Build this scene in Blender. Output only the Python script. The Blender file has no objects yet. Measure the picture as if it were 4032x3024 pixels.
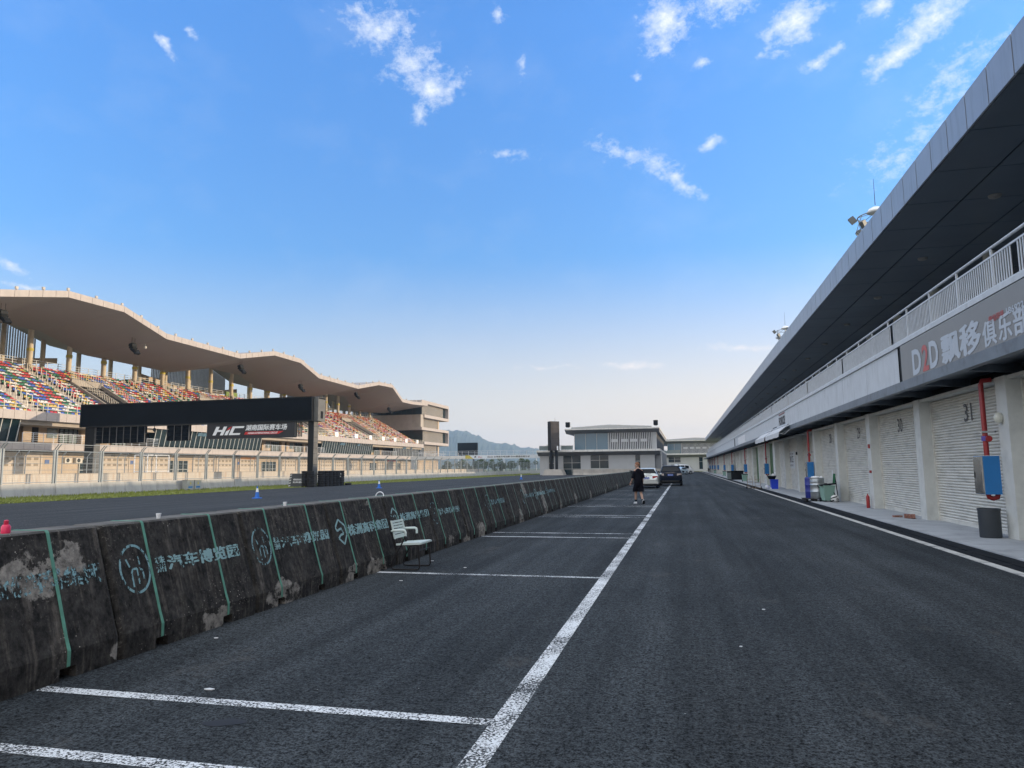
SUN_E=2.05; SKY_S=.15; AIR=1.; DUST=.3; OZONE=3.; SKY_SAT=1.16; EXPO=1.38
CLOUD_COL=(2.6,2.75,2.95); HAZE_SKY=.95; HAZE_EL=17.; HAZE_POW=1.35; HAZE_COL=(2.35,2.05,1.9); HAZE_WARM=(4.3,2.95,2.0); SKY_TINT=(.95,1.,1.2); SKY_TINT_LOW=(.50,.53,.58)
SKY_FILL_COL=(4.3,4.4,4.5)  # colour of the added bright sky out of view, lifts the shade
HAZE_D=.00022
CLOUDS=[(-24.7, 33.0, 6.09, 3.7, 0, 0.95), (-26.6, 34.0, 4.01, 1.28, 0, 0.75), (-21.7, 31.1, 4.92, 2.3, 35, 0.9), (-20.0, 29.7, 5.52, 3.7, -20, 1), (-18.2, 29.4, 3.52, 1.79, 30, 0.8), (-21.1, 27.7, 1.88, 1.92, 0, 0.7), (-14.2, 34.4, 1.7, 1.66, 0, 0.8), (-12.2, 30.7, 1.49, 2.04, 0, 0.75), (0.0, 33.1, 4.42, 4.47, 20, 1.1), (-0.1, 31.4, 2.62, 1.41, 30, 0.8), (4.5, 33.5, 6.13, 2.87, 10, 0.85), (9.9, 31.5, 6.37, 3.07, 25, 1.0), (8.1, 31.1, 2.98, 1.6, 30, 0.8), (15.9, 31.0, 2.98, 2.24, 20, 0.95), (19.1, 29.1, 6.22, 2.43, 25, 1.0), (16.9, 27.7, 5.41, 1.53, 22, 1.05), (11.9, 28.9, 4.01, 1.28, 15, 0.8), (2.8, 29.6, 1.91, 0.77, 25, 0.9), (7.2, 29.9, 1.77, 0.77, 0, 0.8), (-2.4, 29.7, 1.18, 0.77, 20, 0.7), (3.3, 24.0, 2.24, 0.89, 0, 1.0), (-4.6, 24.7, 6.33, 1.79, -20, 0.55), (-1.9, 23.6, 7.67, 1.92, -24, 0.72), (0.3, 22.1, 6.2, 1.92, -30, 0.7), (-3.9, 8.1, 5.48, 0.77, 0, 1.01), (-10.3, 8.0, 7.09, 0.57, 0, 0.74), (4.3, 9.2, 6.15, 0.89, 0, 0.7), (-49.3, 13.9, 2.63, 0.89, -20, 0.75), (-48.8, 12.7, 2.95, 0.83, 0, 0.75), (-40.6, 29.6, 2.35, 0.77, -20, 0.8), (-38.7, 30.8, 1.19, 0.64, -30, 0.7), (-13.5, 24.7, 7.73, 1.6, 0, 0.42), (20.2, 25.2, 12.7, 3.83, 30, 0.5), (16.7, 21.5, 10.99, 4.47, 20, 0.42), (-15.2, 14.2, 1.32, 0.51, 0, 0.45)]
import bpy, bmesh, math, random
from mathutils import Vector, Matrix
R=math.radians; PI=math.pi; rnd=random.Random(7)
S=bpy.context.scene; COL=S.collection
# ---------------------------------------------------------------- helpers
ORG={}
def vec(*a): return Vector(a)
class MB:
    """collects shapes and links them as one mesh object"""
    def __init__(s): s.v=[]; s.f=[]; s.mi=[]; s.m=0
    def add(s,vs,fs):
        o=len(s.v); s.v+= [tuple(v) for v in vs]; s.f+=[tuple(i+o for i in f) for f in fs]; s.mi+=[s.m]*len(fs); return s
    def box(s,x0,x1,y0,y1,z0,z1):
        return s.add([(x0,y0,z0),(x1,y0,z0),(x1,y1,z0),(x0,y1,z0),(x0,y0,z1),(x1,y0,z1),(x1,y1,z1),(x0,y1,z1)],
            [(0,3,2,1),(4,5,6,7),(0,1,5,4),(1,2,6,5),(2,3,7,6),(3,0,4,7)])
    def obox(s,c,d,M=None):
        M=M or Matrix(); c=Vector(c)
        vs=[c+M@Vector((sx*d[0]/2,sy*d[1]/2,sz*d[2]/2)) for sz in(-1,1) for sx,sy in((-1,-1),(1,-1),(1,1),(-1,1))]
        return s.add(vs,[(0,3,2,1),(4,5,6,7),(0,1,5,4),(1,2,6,5),(2,3,7,6),(3,0,4,7)])
    def prism(s,poly,ax,a,b):
        def P(p,t): return (t,p[0],p[1]) if ax=='x' else (p[0],t,p[1]) if ax=='y' else (p[0],p[1],t)
        n=len(poly)
        ar=sum(poly[i][0]*poly[(i+1)%n][1]-poly[(i+1)%n][0]*poly[i][1] for i in range(n))
        if (ar<0)!=(ax=='y'): poly=poly[::-1]
        vs=[P(p,a) for p in poly]+[P(p,b) for p in poly]
        fs=[tuple(range(n))[::-1],tuple(range(n,2*n))]+[(i,(i+1)%n,n+(i+1)%n,n+i) for i in range(n)]
        return s.add(vs,fs)
    def loft(s,rings,cap=True,closed=True):
        n=len(rings[0]); vs=[p for r in rings for p in r]; fs=[]
        for k in range(len(rings)-1):
            for i in range(n if closed else n-1):
                j=(i+1)%n; fs.append((k*n+i,k*n+j,(k+1)*n+j,(k+1)*n+i))
        if cap: fs.append(tuple(range(n))[::-1]); fs.append(tuple(range((len(rings)-1)*n,len(rings)*n)))
        return s.add(vs,fs)
    def cyl(s,p0,p1,r0,r1=None,n=12,cap=True):
        r1=r0 if r1 is None else r1; p0=Vector(p0); p1=Vector(p1); d=(p1-p0).normalized()
        a=d.orthogonal().normalized(); b=d.cross(a)
        ring=lambda p,r:[p+(a*math.cos(t)+b*math.sin(t))*r for t in [2*PI*i/n for i in range(n)]]
        return s.loft([ring(p0,r0),ring(p1,r1)],cap)
    def tube(s,pts,r,n=8,closed=False):
        P=[Vector(p) for p in pts]; N=len(P); rings=[]; prev=None
        for i in range(N):
            if closed: d=(P[(i+1)%N]-P[i-1])
            else: d=P[min(i+1,N-1)]-P[max(i-1,0)]
            d.normalize()
            a=d.orthogonal().normalized() if prev is None else (prev-d*prev.dot(d)).normalized()
            prev=a; b=d.cross(a); rr=r[i] if isinstance(r,(list,tuple)) else r
            rings.append([P[i]+(a*math.cos(t)+b*math.sin(t))*rr for t in [2*PI*k/n for k in range(n)]])
        if closed: rings.append(rings[0]); return s.loft(rings,False)
        return s.loft(rings,True)
    def lathe(s,prof,c=(0,0,0),n=20,ax='z',cap=True):
        c=Vector(c); rings=[]
        for r,h in prof:
            rg=[]
            for i in range(n):
                t=2*PI*i/n; a,b=r*math.cos(t),r*math.sin(t)
                rg.append(c+(Vector((a,b,h)) if ax=='z' else Vector((h,a,b)) if ax=='x' else Vector((b,h,a))))
            rings.append(rg)
        return s.loft(rings,cap)
    def ball(s,c,rad,n=12,m=8):
        c=Vector(c); rings=[]
        for j in range(m+1):
            t=PI*(j/m) ; t=min(max(t,.02),PI-.02)
            rings.append([c+Vector((rad[0]*math.sin(t)*math.cos(2*PI*i/n),rad[1]*math.sin(t)*math.sin(2*PI*i/n),-rad[2]*math.cos(t))) for i in range(n)])
        return s.loft(rings,True)
    def quad(s,*p): return s.add(p,[tuple(range(len(p)))])
    def mesh(s,name,org=(0,0,0),mats=(),smooth=0):
        me=bpy.data.meshes.new(name); o=Vector(org)
        me.from_pydata([Vector(v)-o for v in s.v],[],s.f)
        for m in mats: me.materials.append(m)
        if len(mats)>1: me.polygons.foreach_set('material_index',s.mi)
        if smooth:
            me.polygons.foreach_set('use_smooth',[True]*len(me.polygons)); me.set_sharp_from_angle(angle=R(smooth))
        me.update(); return me
    def build(s,name,mats,parent=None,smooth=0,org=None):
        mats=mats if isinstance(mats,(list,tuple)) else [mats]
        og=Vector(org) if org is not None else (ORG[parent.name] if parent else Vector((0,0,0)))
        me=s.mesh(name,og,mats,smooth)
        return link(name,me,parent,og if not parent else Vector((0,0,0)),og)
def link(name,me,parent=None,loc=(0,0,0),og=None):
    o=bpy.data.objects.new(name,me); COL.objects.link(o); o.location=loc
    if parent: o.parent=parent
    ORG[o.name]=Vector(og if og is not None else loc); return o
def tag(o,label,cat,group=None,kind=None):
    if label: o['label']=label
    if cat: o['category']=cat
    if group: o['group']=group
    if kind: o['kind']=kind
    return o
def thing(name,label,cat,loc=(0,0,0),group=None):
    return tag(link(name,None,None,loc),label,cat,group)
def struct(o): o['kind']='structure'; return o
def dup(src,loc,label=None,rotz=None,group=None):
    c=src.copy(); COL.objects.link(c); c.location=loc
    if rotz is not None: c.rotation_euler=(0,0,rotz)
    if label: c['label']=label
    if group: c['group']=group
    def rec(a,b):
        for ch in list(a.children):
            d=ch.copy(); COL.objects.link(d); d.parent=b; rec(ch,d)
    rec(src,c); return c
ORD=['first','second','third','fourth','fifth','sixth','seventh','eighth','ninth','tenth','eleventh','twelfth','thirteenth','fourteenth','fifteenth','sixteenth','seventeenth','eighteenth','nineteenth']
def ordn(i):
    if i<=19: return ORD[i-1]
    tens=['twentieth','thirtieth','fortieth','fiftieth','sixtieth','seventieth','eightieth']; t2=['twenty','thirty','forty','fifty','sixty','seventy','eighty']
    t,u=divmod(i,10); return tens[t-2] if u==0 else t2[t-2]+'-'+ORD[u-1]
# ---------------------------------------------------------------- materials
def NT(name):
    m=bpy.data.materials.new(name); m.use_nodes=True; nt=m.node_tree
    return m,nt,nt.nodes['Principled BSDF']
def N(nt,t,**k):
    n=nt.nodes.new('ShaderNode'+t)
    for a,b in k.items():
        if a.startswith('i_'):
            key=a[2:]; n.inputs[int(key) if key.isdigit() else key.replace('_',' ')].default_value=b
        else: setattr(n,a,b)
    return n
def L(nt,a,b): nt.links.new(a,b)
def pos(nt,stretch=(1,1,1),obj=False):
    mp=N(nt,'Mapping'); mp.inputs['Scale'].default_value=stretch
    if obj: L(nt,N(nt,'TexCoord').outputs['Object'],mp.inputs[0])
    else: L(nt,N(nt,'NewGeometry').outputs['Position'],mp.inputs[0])
    return mp.outputs[0]
def noise(nt,p,scale,detail=4,rough=.55):
    n=N(nt,'TexNoise'); n.inputs['Scale'].default_value=scale; n.inputs['Detail'].default_value=detail; n.inputs['Roughness'].default_value=rough
    L(nt,p,n.inputs['Vector']); return n.outputs['Fac']
def ramp(nt,x,a,b,lo=0.,hi=1.):
    n=N(nt,'MapRange'); n.inputs[1].default_value=a; n.inputs[2].default_value=b; n.inputs[3].default_value=lo; n.inputs[4].default_value=hi
    L(nt,x,n.inputs[0]); return n.outputs[0]
def mix(nt,f,a,b):
    n=N(nt,'Mix',data_type='RGBA')
    for s,x in((0,f),(6,a),(7,b)):
        if hasattr(x,'default_value') or hasattr(x,'is_linked'): L(nt,x,n.inputs[s])
        else: n.inputs[s].default_value=(*x,1) if isinstance(x,(tuple,list)) else x
    return n.outputs[2]
def mth(nt,op,a,b=0.):
    n=N(nt,'Math',operation=op)
    for i,x in enumerate((a,b)):
        if isinstance(x,(int,float)): n.inputs[i].default_value=x
        else: L(nt,x,n.inputs[i])
    return n.outputs[0]
def bump(nt,b,h,strength,dist=.01):
    n=N(nt,'Bump'); n.inputs['Strength'].default_value=strength; n.inputs['Distance'].default_value=dist
    L(nt,h,n.inputs['Height']); L(nt,n.outputs[0],b.inputs['Normal'])
def sc(c,k): return tuple(min(1,x*k) for x in c)
def mat(name,col,rough=.6,metal=0.,var=.12,scale=1.5,stretch=(1,1,1),bmp=0.,bscale=40,dirt=None,dirtamt=.5,dscale=.8,dstretch=(1,1,1),obj=False,coat=0.,spec=None):
    m,nt,b=NT(name); p=pos(nt,stretch,obj)
    c=mix(nt,ramp(nt,noise(nt,p,scale,5,.6),.3,.7),sc(col,1-var),sc(col,1+var))
    if dirt:
        d=ramp(nt,noise(nt,pos(nt,dstretch,obj),dscale,7,.65),.5,.72,0,dirtamt); c=mix(nt,d,c,dirt)
    L(nt,c,b.inputs['Base Color']); b.inputs['Roughness'].default_value=rough; b.inputs['Metallic'].default_value=metal
    if coat: b.inputs['Coat Weight'].default_value=coat; b.inputs['Coat Roughness'].default_value=.08
    if spec is not None: b.inputs['Specular IOR Level'].default_value=spec
    if bmp: bump(nt,b,noise(nt,pos(nt,(1,1,1),obj),bscale,3),bmp)
    return m
M={}
def asphalt(name,col,col2,grain,worn=.5):
    m,nt,b=NT(name); p=pos(nt)
    big=ramp(nt,noise(nt,pos(nt,(1,.45,1)),.55,7,.65),.3,.72)
    c=mix(nt,big,col,col2)
    g=noise(nt,p,grain,2,.8); g2=noise(nt,p,grain*2.3,2,.6); g3=noise(nt,p,grain*.33,3,.6)
    sp=mth(nt,'ADD',mth(nt,'MULTIPLY',g,.9),mth(nt,'ADD',mth(nt,'MULTIPLY',g2,.55),mth(nt,'MULTIPLY',g3,.35)))
    k=ramp(nt,sp,.75,1.05,.03,2.0)
    v3=N(nt,'VectorMath',operation='SCALE'); L(nt,c,v3.inputs[0]); L(nt,k,v3.inputs['Scale']); c=v3.outputs[0]
    tr=ramp(nt,noise(nt,pos(nt,(1.9,.05,1)),1.1,5,.6),.3,.7,.6,1.38); tv=N(nt,'VectorMath',operation='SCALE'); L(nt,c,tv.inputs[0]); L(nt,tr,tv.inputs['Scale']); c=tv.outputs[0]
    wp=ramp(nt,noise(nt,pos(nt,(1.3,.7,1)),.9,9,.75),.58,.74,0,worn)
    c=mix(nt,wp,c,(.115,.108,.10))
    dk=ramp(nt,noise(nt,pos(nt,(1.,1.6,1)),1.7,7,.65),.64,.76,0,.6)
    c=mix(nt,dk,c,sc(col,.4))
    v=N(nt,'TexVoronoi'); v.inputs['Scale'].default_value=8; L(nt,p,v.inputs['Vector'])
    c=mix(nt,mth(nt,'MULTIPLY',ramp(nt,v.outputs['Distance'],.03,.055,.9,0),ramp(nt,noise(nt,p,1.3,2),.55,.6)),c,(.34,.34,.34))
    L(nt,c,b.inputs['Base Color']); b.inputs['Roughness'].default_value=.9; b.inputs['Specular IOR Level'].default_value=.15
    bump(nt,b,sp,.7,.012); return m
M['pit_asphalt']=asphalt('pit_asphalt',(.023,.027,.030),(.050,.056,.060),40,.6)
M['track_asphalt']=asphalt('track_asphalt',(.036,.039,.042),(.048,.051,.054),45,.12)
def worn_paint(name,col,under,cover=.52,scale=70,obj=False,alpha=False,streak=(1,1,1)):
    m,nt,b=NT(name); p=pos(nt,streak)
    g=noise(nt,p,scale,3,.75); l=noise(nt,pos(nt),1.4,5,.6)
    f=mth(nt,'ADD',mth(nt,'MULTIPLY',l,.55),g)
    f=ramp(nt,f,cover+.20,cover+.27)
    L(nt,mix(nt,noise(nt,p,6),sc(col,.85),col),b.inputs['Base Color'])
    b.inputs['Roughness'].default_value=.7
    if alpha: L(nt,f,b.inputs['Alpha'])
    else:
        c=mix(nt,f,under,mix(nt,noise(nt,p,6),sc(col,.8),col)); L(nt,c,b.inputs['Base Color'])
    return m
M['road_paint']=worn_paint('road_paint',(.74,.76,.77),(.07,.075,.085),.525,60,alpha=True)
M['stencil_paint']=worn_paint('stencil_paint',(.29,.46,.47),(.03,.03,.03),.485,18,alpha=True,streak=(1,1.3,.7))
M['stencil_faint']=worn_paint('stencil_faint',(.22,.38,.41),(.03,.03,.03),.53,18,alpha=True,streak=(1,1.3,.7))
M['kerb_paint']=mat('kerb_paint',(.50,.49,.46),.8,var=.2,scale=3,dirt=(.12,.12,.125),dirtamt=.8,dscale=2.5,bmp=.3)
M['apron']=mat('apron_concrete',(.36,.375,.39),.85,var=.14,scale=1.2,dirt=(.19,.2,.21),dirtamt=.7,dscale=1.5,bmp=.25,bscale=30)
M['drain']=mat('drain_grate',(.010,.012,.015),.85,var=.3,scale=8,spec=.1,dirt=(.04,.04,.04),dirtamt=.5,dscale=5)
M['grass']=mat('grass_ground',(.19,.205,.04),.9,var=.35,scale=2.5,dirt=(.17,.16,.06),dirtamt=.6,dscale=2)
M['blades']=mat('grass_blades',(.185,.215,.04),.8,var=.4,scale=1.3)
M['land']=mat('far_land',(.09,.11,.05),.95,var=.3,scale=.05)
M['paving']=mat('paddock_paving',(.42,.40,.36),.9,var=.15,scale=.6)
# ---------------------------------------------------------------- camera, light, sky
cam=bpy.data.cameras.new('camera'); camo=bpy.data.objects.new('camera',cam); COL.objects.link(camo); S.camera=camo
cam.sensor_width=36; cam.lens=2790/4032*36; cam.clip_start=.1; cam.clip_end=12000
pitch,yaw,roll=R(6.77),R(13.47),R(-.595)
fw=Vector((-math.sin(yaw)*math.cos(pitch),math.cos(yaw)*math.cos(pitch),math.sin(pitch))); rt=Vector((math.cos(yaw),math.sin(yaw),0)); up=rt.cross(fw)
rt,up=rt*math.cos(roll)+up*math.sin(roll), up*math.cos(roll)-rt*math.sin(roll)
mw=Matrix((rt,up,-fw)).transposed().to_4x4(); mw.translation=(0,0,1.55); camo.matrix_world=mw
SUN_EL,SUN_AZ=R(10.4),R(70)        # azimuth clockwise from +Y towards +X
sd=Vector((math.sin(SUN_AZ)*math.cos(SUN_EL),math.cos(SUN_AZ)*math.cos(SUN_EL),math.sin(SUN_EL)))
sun=bpy.data.lights.new('sun','SUN'); sun.energy=SUN_E; sun.angle=R(.5); sun.color=(1.,.80,.56)
so=bpy.data.objects.new('sun',sun); COL.objects.link(so); so.location=(60,40,40); so.rotation_euler=(-sd).to_track_quat('-Z','Y').to_euler()
W=bpy.data.worlds.new('World'); S.world=W; W.use_nodes=True; nt=W.node_tree; bg=nt.nodes['Background']; bg.inputs['Strength'].default_value=SKY_S
sky=N(nt,'TexSky',sky_type='NISHITA'); sky.sun_disc=False; sky.sun_elevation=SUN_EL; sky.sun_rotation=SUN_AZ
sky.altitude=0; sky.air_density=AIR; sky.dust_density=DUST; sky.ozone_density=OZONE
hs=N(nt,'HueSaturation'); hs.inputs['Saturation'].default_value=SKY_SAT; hs.inputs['Value'].default_value=1; L(nt,sky.outputs[0],hs.inputs['Color'])
# clouds: direction based wisps (azimuth, elevation in degrees; size; tilt; weight)
geo=N(nt,'TexCoord'); sep=N(nt,'SeparateXYZ'); L(nt,geo.outputs['Generated'],sep.inputs[0])
az=mth(nt,'MULTIPLY',mth(nt,'ARCTAN2',sep.outputs[0],sep.outputs[1]),57.2958); el=mth(nt,'MULTIPLY',mth(nt,'ARCSINE',sep.outputs[2]),57.2958)
cmb=N(nt,'CombineXYZ'); L(nt,az,cmb.inputs[0]); L(nt,el,cmb.inputs[1])
n0=N(nt,'TexNoise'); n0.inputs['Scale'].default_value=.22; n0.inputs['Detail'].default_value=3; L(nt,cmb.outputs[0],n0.inputs['Vector'])
wv=N(nt,'VectorMath',operation='MULTIPLY_ADD'); L(nt,n0.outputs['Color'],wv.inputs[0]); wv.inputs[1].default_value=(3.2,3.2,0); 
av=N(nt,'VectorMath',operation='ADD'); L(nt,cmb.outputs[0],av.inputs[0]); av.inputs[1].default_value=(-1.6,-1.6,0); L(nt,av.outputs[0],wv.inputs[2])
tot=None
for (a,e,sx,sy,tl,w) in CLOUDS:
    mp=N(nt,'Mapping',vector_type='TEXTURE'); mp.inputs['Location'].default_value=(a,e,0); mp.inputs['Rotation'].default_value=(0,0,R(tl)); mp.inputs['Scale'].default_value=(sx,sy,1)
    L(nt,wv.outputs[0],mp.inputs[0]); g=N(nt,'TexGradient',gradient_type='QUADRATIC_SPHERE'); L(nt,mp.outputs[0],g.inputs[0])
    x=mth(nt,'MULTIPLY',g.outputs['Fac'],w); tot=x if tot is None else mth(nt,'MAXIMUM',tot,x)
nm=N(nt,'Mapping'); nm.inputs['Scale'].default_value=(1,1.5,1); nm.inputs['Rotation'].default_value=(0,0,R(-25)); L(nt,cmb.outputs[0],nm.inputs[0])
n1=noise(nt,nm.outputs[0],.8,13,.74)
cl=mth(nt,'ADD',mth(nt,'MULTIPLY',tot,.95),mth(nt,'MULTIPLY',n1,2.0))
f=ramp(nt,cl,1.22,2.05,0,.95); f=mth(nt,'MULTIPLY',f,ramp(nt,tot,.02,.25))
veil=mth(nt,'MULTIPLY',ramp(nt,noise(nt,nm.outputs[0],.12,6,.6),.5,.85,0,.10),ramp(nt,el,0,14))
f=mth(nt,'MAXIMUM',f,veil)
# unseen brightness added to lift the shade: deck behind the camera and overhead
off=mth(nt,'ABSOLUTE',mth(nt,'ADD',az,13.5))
sky_fill=mth(nt,'MULTIPLY',mth(nt,'MAXIMUM',ramp(nt,off,44,75),ramp(nt,el,38,58)),ramp(nt,noise(nt,nm.outputs[0],.06,5,.55),.3,.6,.55,1.))
hz=N(nt,'VectorMath',operation='NORMALIZE')
tn=N(nt,'Mix',data_type='RGBA',blend_type='MULTIPLY'); tn.inputs[0].default_value=1; L(nt,hs.outputs[0],tn.inputs[6]); L(nt,mix(nt,ramp(nt,el,4.,34.),SKY_TINT_LOW,SKY_TINT),tn.inputs[7])
cm=mix(nt,sky_fill,mix(nt,f,tn.outputs[2],CLOUD_COL),SKY_FILL_COL)
lowf=mth(nt,'MULTIPLY',mth(nt,'POWER',ramp(nt,el,1.,HAZE_EL,1.,0.),HAZE_POW),HAZE_SKY)
warm=ramp(nt,az,-35.,25.)
cm=mix(nt,lowf,cm,mix(nt,warm,HAZE_COL,HAZE_WARM))
L(nt,cm,bg.inputs['Color'])
vs=S.view_settings; vs.view_transform='Standard'; vs.look='None'; vs.exposure=EXPO; vs.gamma=1
S.render.engine='CYCLES'; cy=S.cycles; cy.use_denoising=True
try: cy.denoiser='OPENIMAGEDENOISE'
except Exception: pass
cy.max_bounces=6; cy.diffuse_bounces=3; cy.glossy_bounces=3; cy.transmission_bounces=3; cy.transparent_max_bounces=8; cy.volume_bounces=0; cy.sample_clamp_indirect=4
# ---------------------------------------------------------------- ground
def sheet(name,x0,x1,y0,y1,z,m,nx=1,ny=1):
    b=MB(); b.quad((x0,y0,z),(x1,y0,z),(x1,y1,z),(x0,y1,z)); o=b.build(name,m); return struct(o)
sheet('ground',-5000,5000,-5000,7000,-.03,M['land'])
sheet('pit_lane',-4.9,4.46,-30,222,0,M['pit_asphalt'])
sheet('race_track',-34.2,-4.9,-30,460,-.004,M['track_asphalt'])
sheet('grass_verge',-41.2,-34.2,-30,460,-.008,M['grass'])
sheet('paddock_pavement',-66.6,-41.2,-30,460,-.008,M['paving'])
b=MB(); b.box(4.6,5.2,-30,222,-.2,-.035); struct(b.build('drain_channel',mat('drain_bed',(.02,.022,.025),.9)))
# grating: two rows of slotted covers with a rib between
b=MB()
for x0,x1 in((4.605,4.87),(4.93,5.195)):
    y=-4.0
    while y<216:
        b.box(x0,x1,y+.006,y+.494,-.034,-.006); y+=.5
b.box(4.88,4.92,-30,222,-.034,.0)
struct(b.build('drain_grating',M['drain']))
b=MB(); b.box(4.46,4.6,-30,222,-.1,.012); struct(b.build('kerb',M['kerb_paint']))
b=MB(); b.box(5.2,6.95,-30,222,-.1,.015); struct(b.build('apron_pavement',M['apron']))
# painted lines
def line(name,x0,x1,y0,y1):
    b=MB(); b.quad((x0,y0,.004),(x1,y0,.004),(x1,y1,.004),(x0,y1,.004)); return struct(b.build(name,M['road_paint']))
line('lane_line',-1.21,-1.065,-12,205)
for y in (3.44,4.40,10.24,15.95,16.95,22.5,23.3,28.4,29.45,35.1,40.2,41.8,47.4,54,60.5,67,73.5,80,86.5): line('bay_line',-4.575,-1.212,y-.055,y+.055)
om=worn_paint('oil',(.012,.012,.014),(.05,.05,.05),.22,30,alpha=True)
struct(MB().add([(-2.83+.12*math.cos(a)+.02*math.cos(3*a),4.06+.07*math.sin(a)+.03*math.cos(a),.003) for a in [2*PI*i/24 for i in range(24)]],[tuple(range(24))]).build('oil_stain',om))
# grass tufts along the wall and track edge
b=MB(); r2=random.Random(3)
for i in range(26000):
    y=26+ (r2.random()**1.6)*160; edge=r2.random()
    x=-34.15-6.2*r2.random() if edge<.75 else (-40.2+r2.random()*.5 if edge<.92 else -34.1+r2.gauss(0,.07))
    h=(.04+.07*r2.random())*(1.9 if x<-39.7 else 1.); w=.02+.03*r2.random(); a=r2.random()*PI; c,s=math.cos(a)*w,math.sin(a)*w; dx,dy=r2.gauss(0,.03),r2.gauss(0,.03)
    b.add([(x-c,y-s,-.01),(x+c,y+s,-.01),(x+dx,y+dy,h)],[(0,1,2)])
tag(b.build('grass',M['blades']),None,None,None,'stuff')
# ---------------------------------------------------------------- pit wall barriers
def barrier_mat():
    m,nt,b=NT('sooty_concrete'); p=pos(nt)
    wn=N(nt,'TexNoise'); wn.inputs['Scale'].default_value=3.2; wn.inputs['Detail'].default_value=6; L(nt,p,wn.inputs['Vector'])
    wv=N(nt,'VectorMath',operation='MULTIPLY_ADD'); L(nt,wn.outputs['Color'],wv.inputs[0]); wv.inputs[1].default_value=(0,.55,.42)
    wo=N(nt,'VectorMath',operation='SUBTRACT'); L(nt,p,wo.inputs[0]); wo.inputs[1].default_value=(0,.275,.21); L(nt,wo.outputs[0],wv.inputs[2]); pw=wv.outputs[0]
    base=mix(nt,ramp(nt,noise(nt,p,5,7,.7),.33,.7),(.013,.0125,.0125),(.062,.057,.052))
    st=ramp(nt,noise(nt,pos(nt,(1,7,.55)),2.2,5,.6),.52,.74,0,.7); base=mix(nt,st,base,(.15,.13,.11))
    st2=ramp(nt,noise(nt,pos(nt,(1,9,.5)),1.3,5,.6),.55,.75,0,.55); base=mix(nt,st2,base,(.028,.026,.026))
    mo=ramp(nt,noise(nt,p,2.2,6,.65),.6,.75,0,.35); base=mix(nt,mo,base,(.045,.05,.035))
    fi=ramp(nt,noise(nt,pos(nt,(1,1.,.7)),17,5,.75),.32,.70,.3,1.7); sv=N(nt,'VectorMath',operation='SCALE'); L(nt,base,sv.inputs[0]); L(nt,fi,sv.inputs['Scale']); base=sv.outputs[0]
    sp_=mth(nt,'MULTIPLY',ramp(nt,noise(nt,p,42,2,.6),.63,.70,0,.6),ramp(nt,noise(nt,p,1.7,3),.46,.62)); base=mix(nt,sp_,base,(.24,.21,.185))
    tot=None
    for (y,z,sy,sz,w) in [(4.40,.80,.42,.24,.95),(4.76,.84,.36,.30,.95),(5.06,.08,.3,.17,.75),(6.42,.08,.42,.16,1.1),(7.62,.1,.55,.24,1.2),(9.45,.17,.35,.1,.9),(10.25,.05,.6,.25,1.2),(9.35,0,.3,.2,1.),(10.48,1.02,.12,.14,1),(13.8,.12,.35,.2,.9),(14.8,.04,.5,.22,1.),(16.05,.1,.6,.35,1.2),(20.2,.1,.5,.55,1.1),(24,.3,.45,.9,1.2),(27,.1,.5,.4,1),(21.5,.9,.5,.35,1.1),(31,.2,.6,.5,1),(36,.15,.6,.4,1),(43,.1,.8,.3,1),(51,.15,.7,.4,1)]:
        mp=N(nt,'Mapping',vector_type='TEXTURE'); mp.inputs['Location'].default_value=(-4.7,y,z); mp.inputs['Scale'].default_value=(3,sy,sz)
        L(nt,pw,mp.inputs[0]); g=N(nt,'TexGradient',gradient_type='SPHERICAL'); L(nt,mp.outputs[0],g.inputs[0])
        x=mth(nt,'MULTIPLY',g.outputs['Fac'],w); tot=x if tot is None else mth(nt,'MAXIMUM',tot,x)
    n=noise(nt,p,6.5,8,.72)
    f=ramp(nt,mth(nt,'MULTIPLY',mth(nt,'ADD',mth(nt,'MULTIPLY',n,1.7),-.35),ramp(nt,tot,0,.6)),.37,.46)
    bare=mix(nt,ramp(nt,noise(nt,p,14,6,.7),.35,.65),(.12,.11,.10),(.36,.33,.29))
    c=mix(nt,f,base,bare)
    v=N(nt,'TexVoronoi'); v.inputs['Scale'].default_value=26; L(nt,p,v.inputs['Vector'])
    cf=mth(nt,'MULTIPLY',ramp(nt,v.outputs['Distance'],.10,.16,1,0),ramp(nt,noise(nt,p,2.1,2),.56,.64)); c=mix(nt,cf,c,(.42,.38,.34))
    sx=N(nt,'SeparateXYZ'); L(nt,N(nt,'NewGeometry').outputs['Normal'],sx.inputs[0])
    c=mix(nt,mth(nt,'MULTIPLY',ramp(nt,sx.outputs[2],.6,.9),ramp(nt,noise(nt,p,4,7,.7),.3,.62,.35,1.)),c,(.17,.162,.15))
    L(nt,c,b.inputs['Base Color']); b.inputs['Roughness'].default_value=.92; b.inputs['Specular IOR Level'].default_value=.2
    bump(nt,b,noise(nt,p,30,6,.75),.75,.012); return m
M['barrier']=barrier_mat()
M['strap']=mat('strap',(.10,.27,.20),.7,var=.25,scale=9)
M['strap_pale']=mat('strap_pale',(.20,.30,.25),.7,var=.25,scale=9)
BX=-4.6; BL=1.955; Y0=1.26
def bprof(dz=0.,ins=0.):
    P=[(0,dz),(0,.20),(-.035,.30),(-.275,1.085),(-.292,1.10),(-.60,1.10),(-.617,1.085),(-.85,.30),(-.885,.20),(-.885,dz)]
    return [(x-(ins if x>-.4 else -ins),min(z,1.1-ins) if z>.5 else z) for x,z in P]
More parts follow.
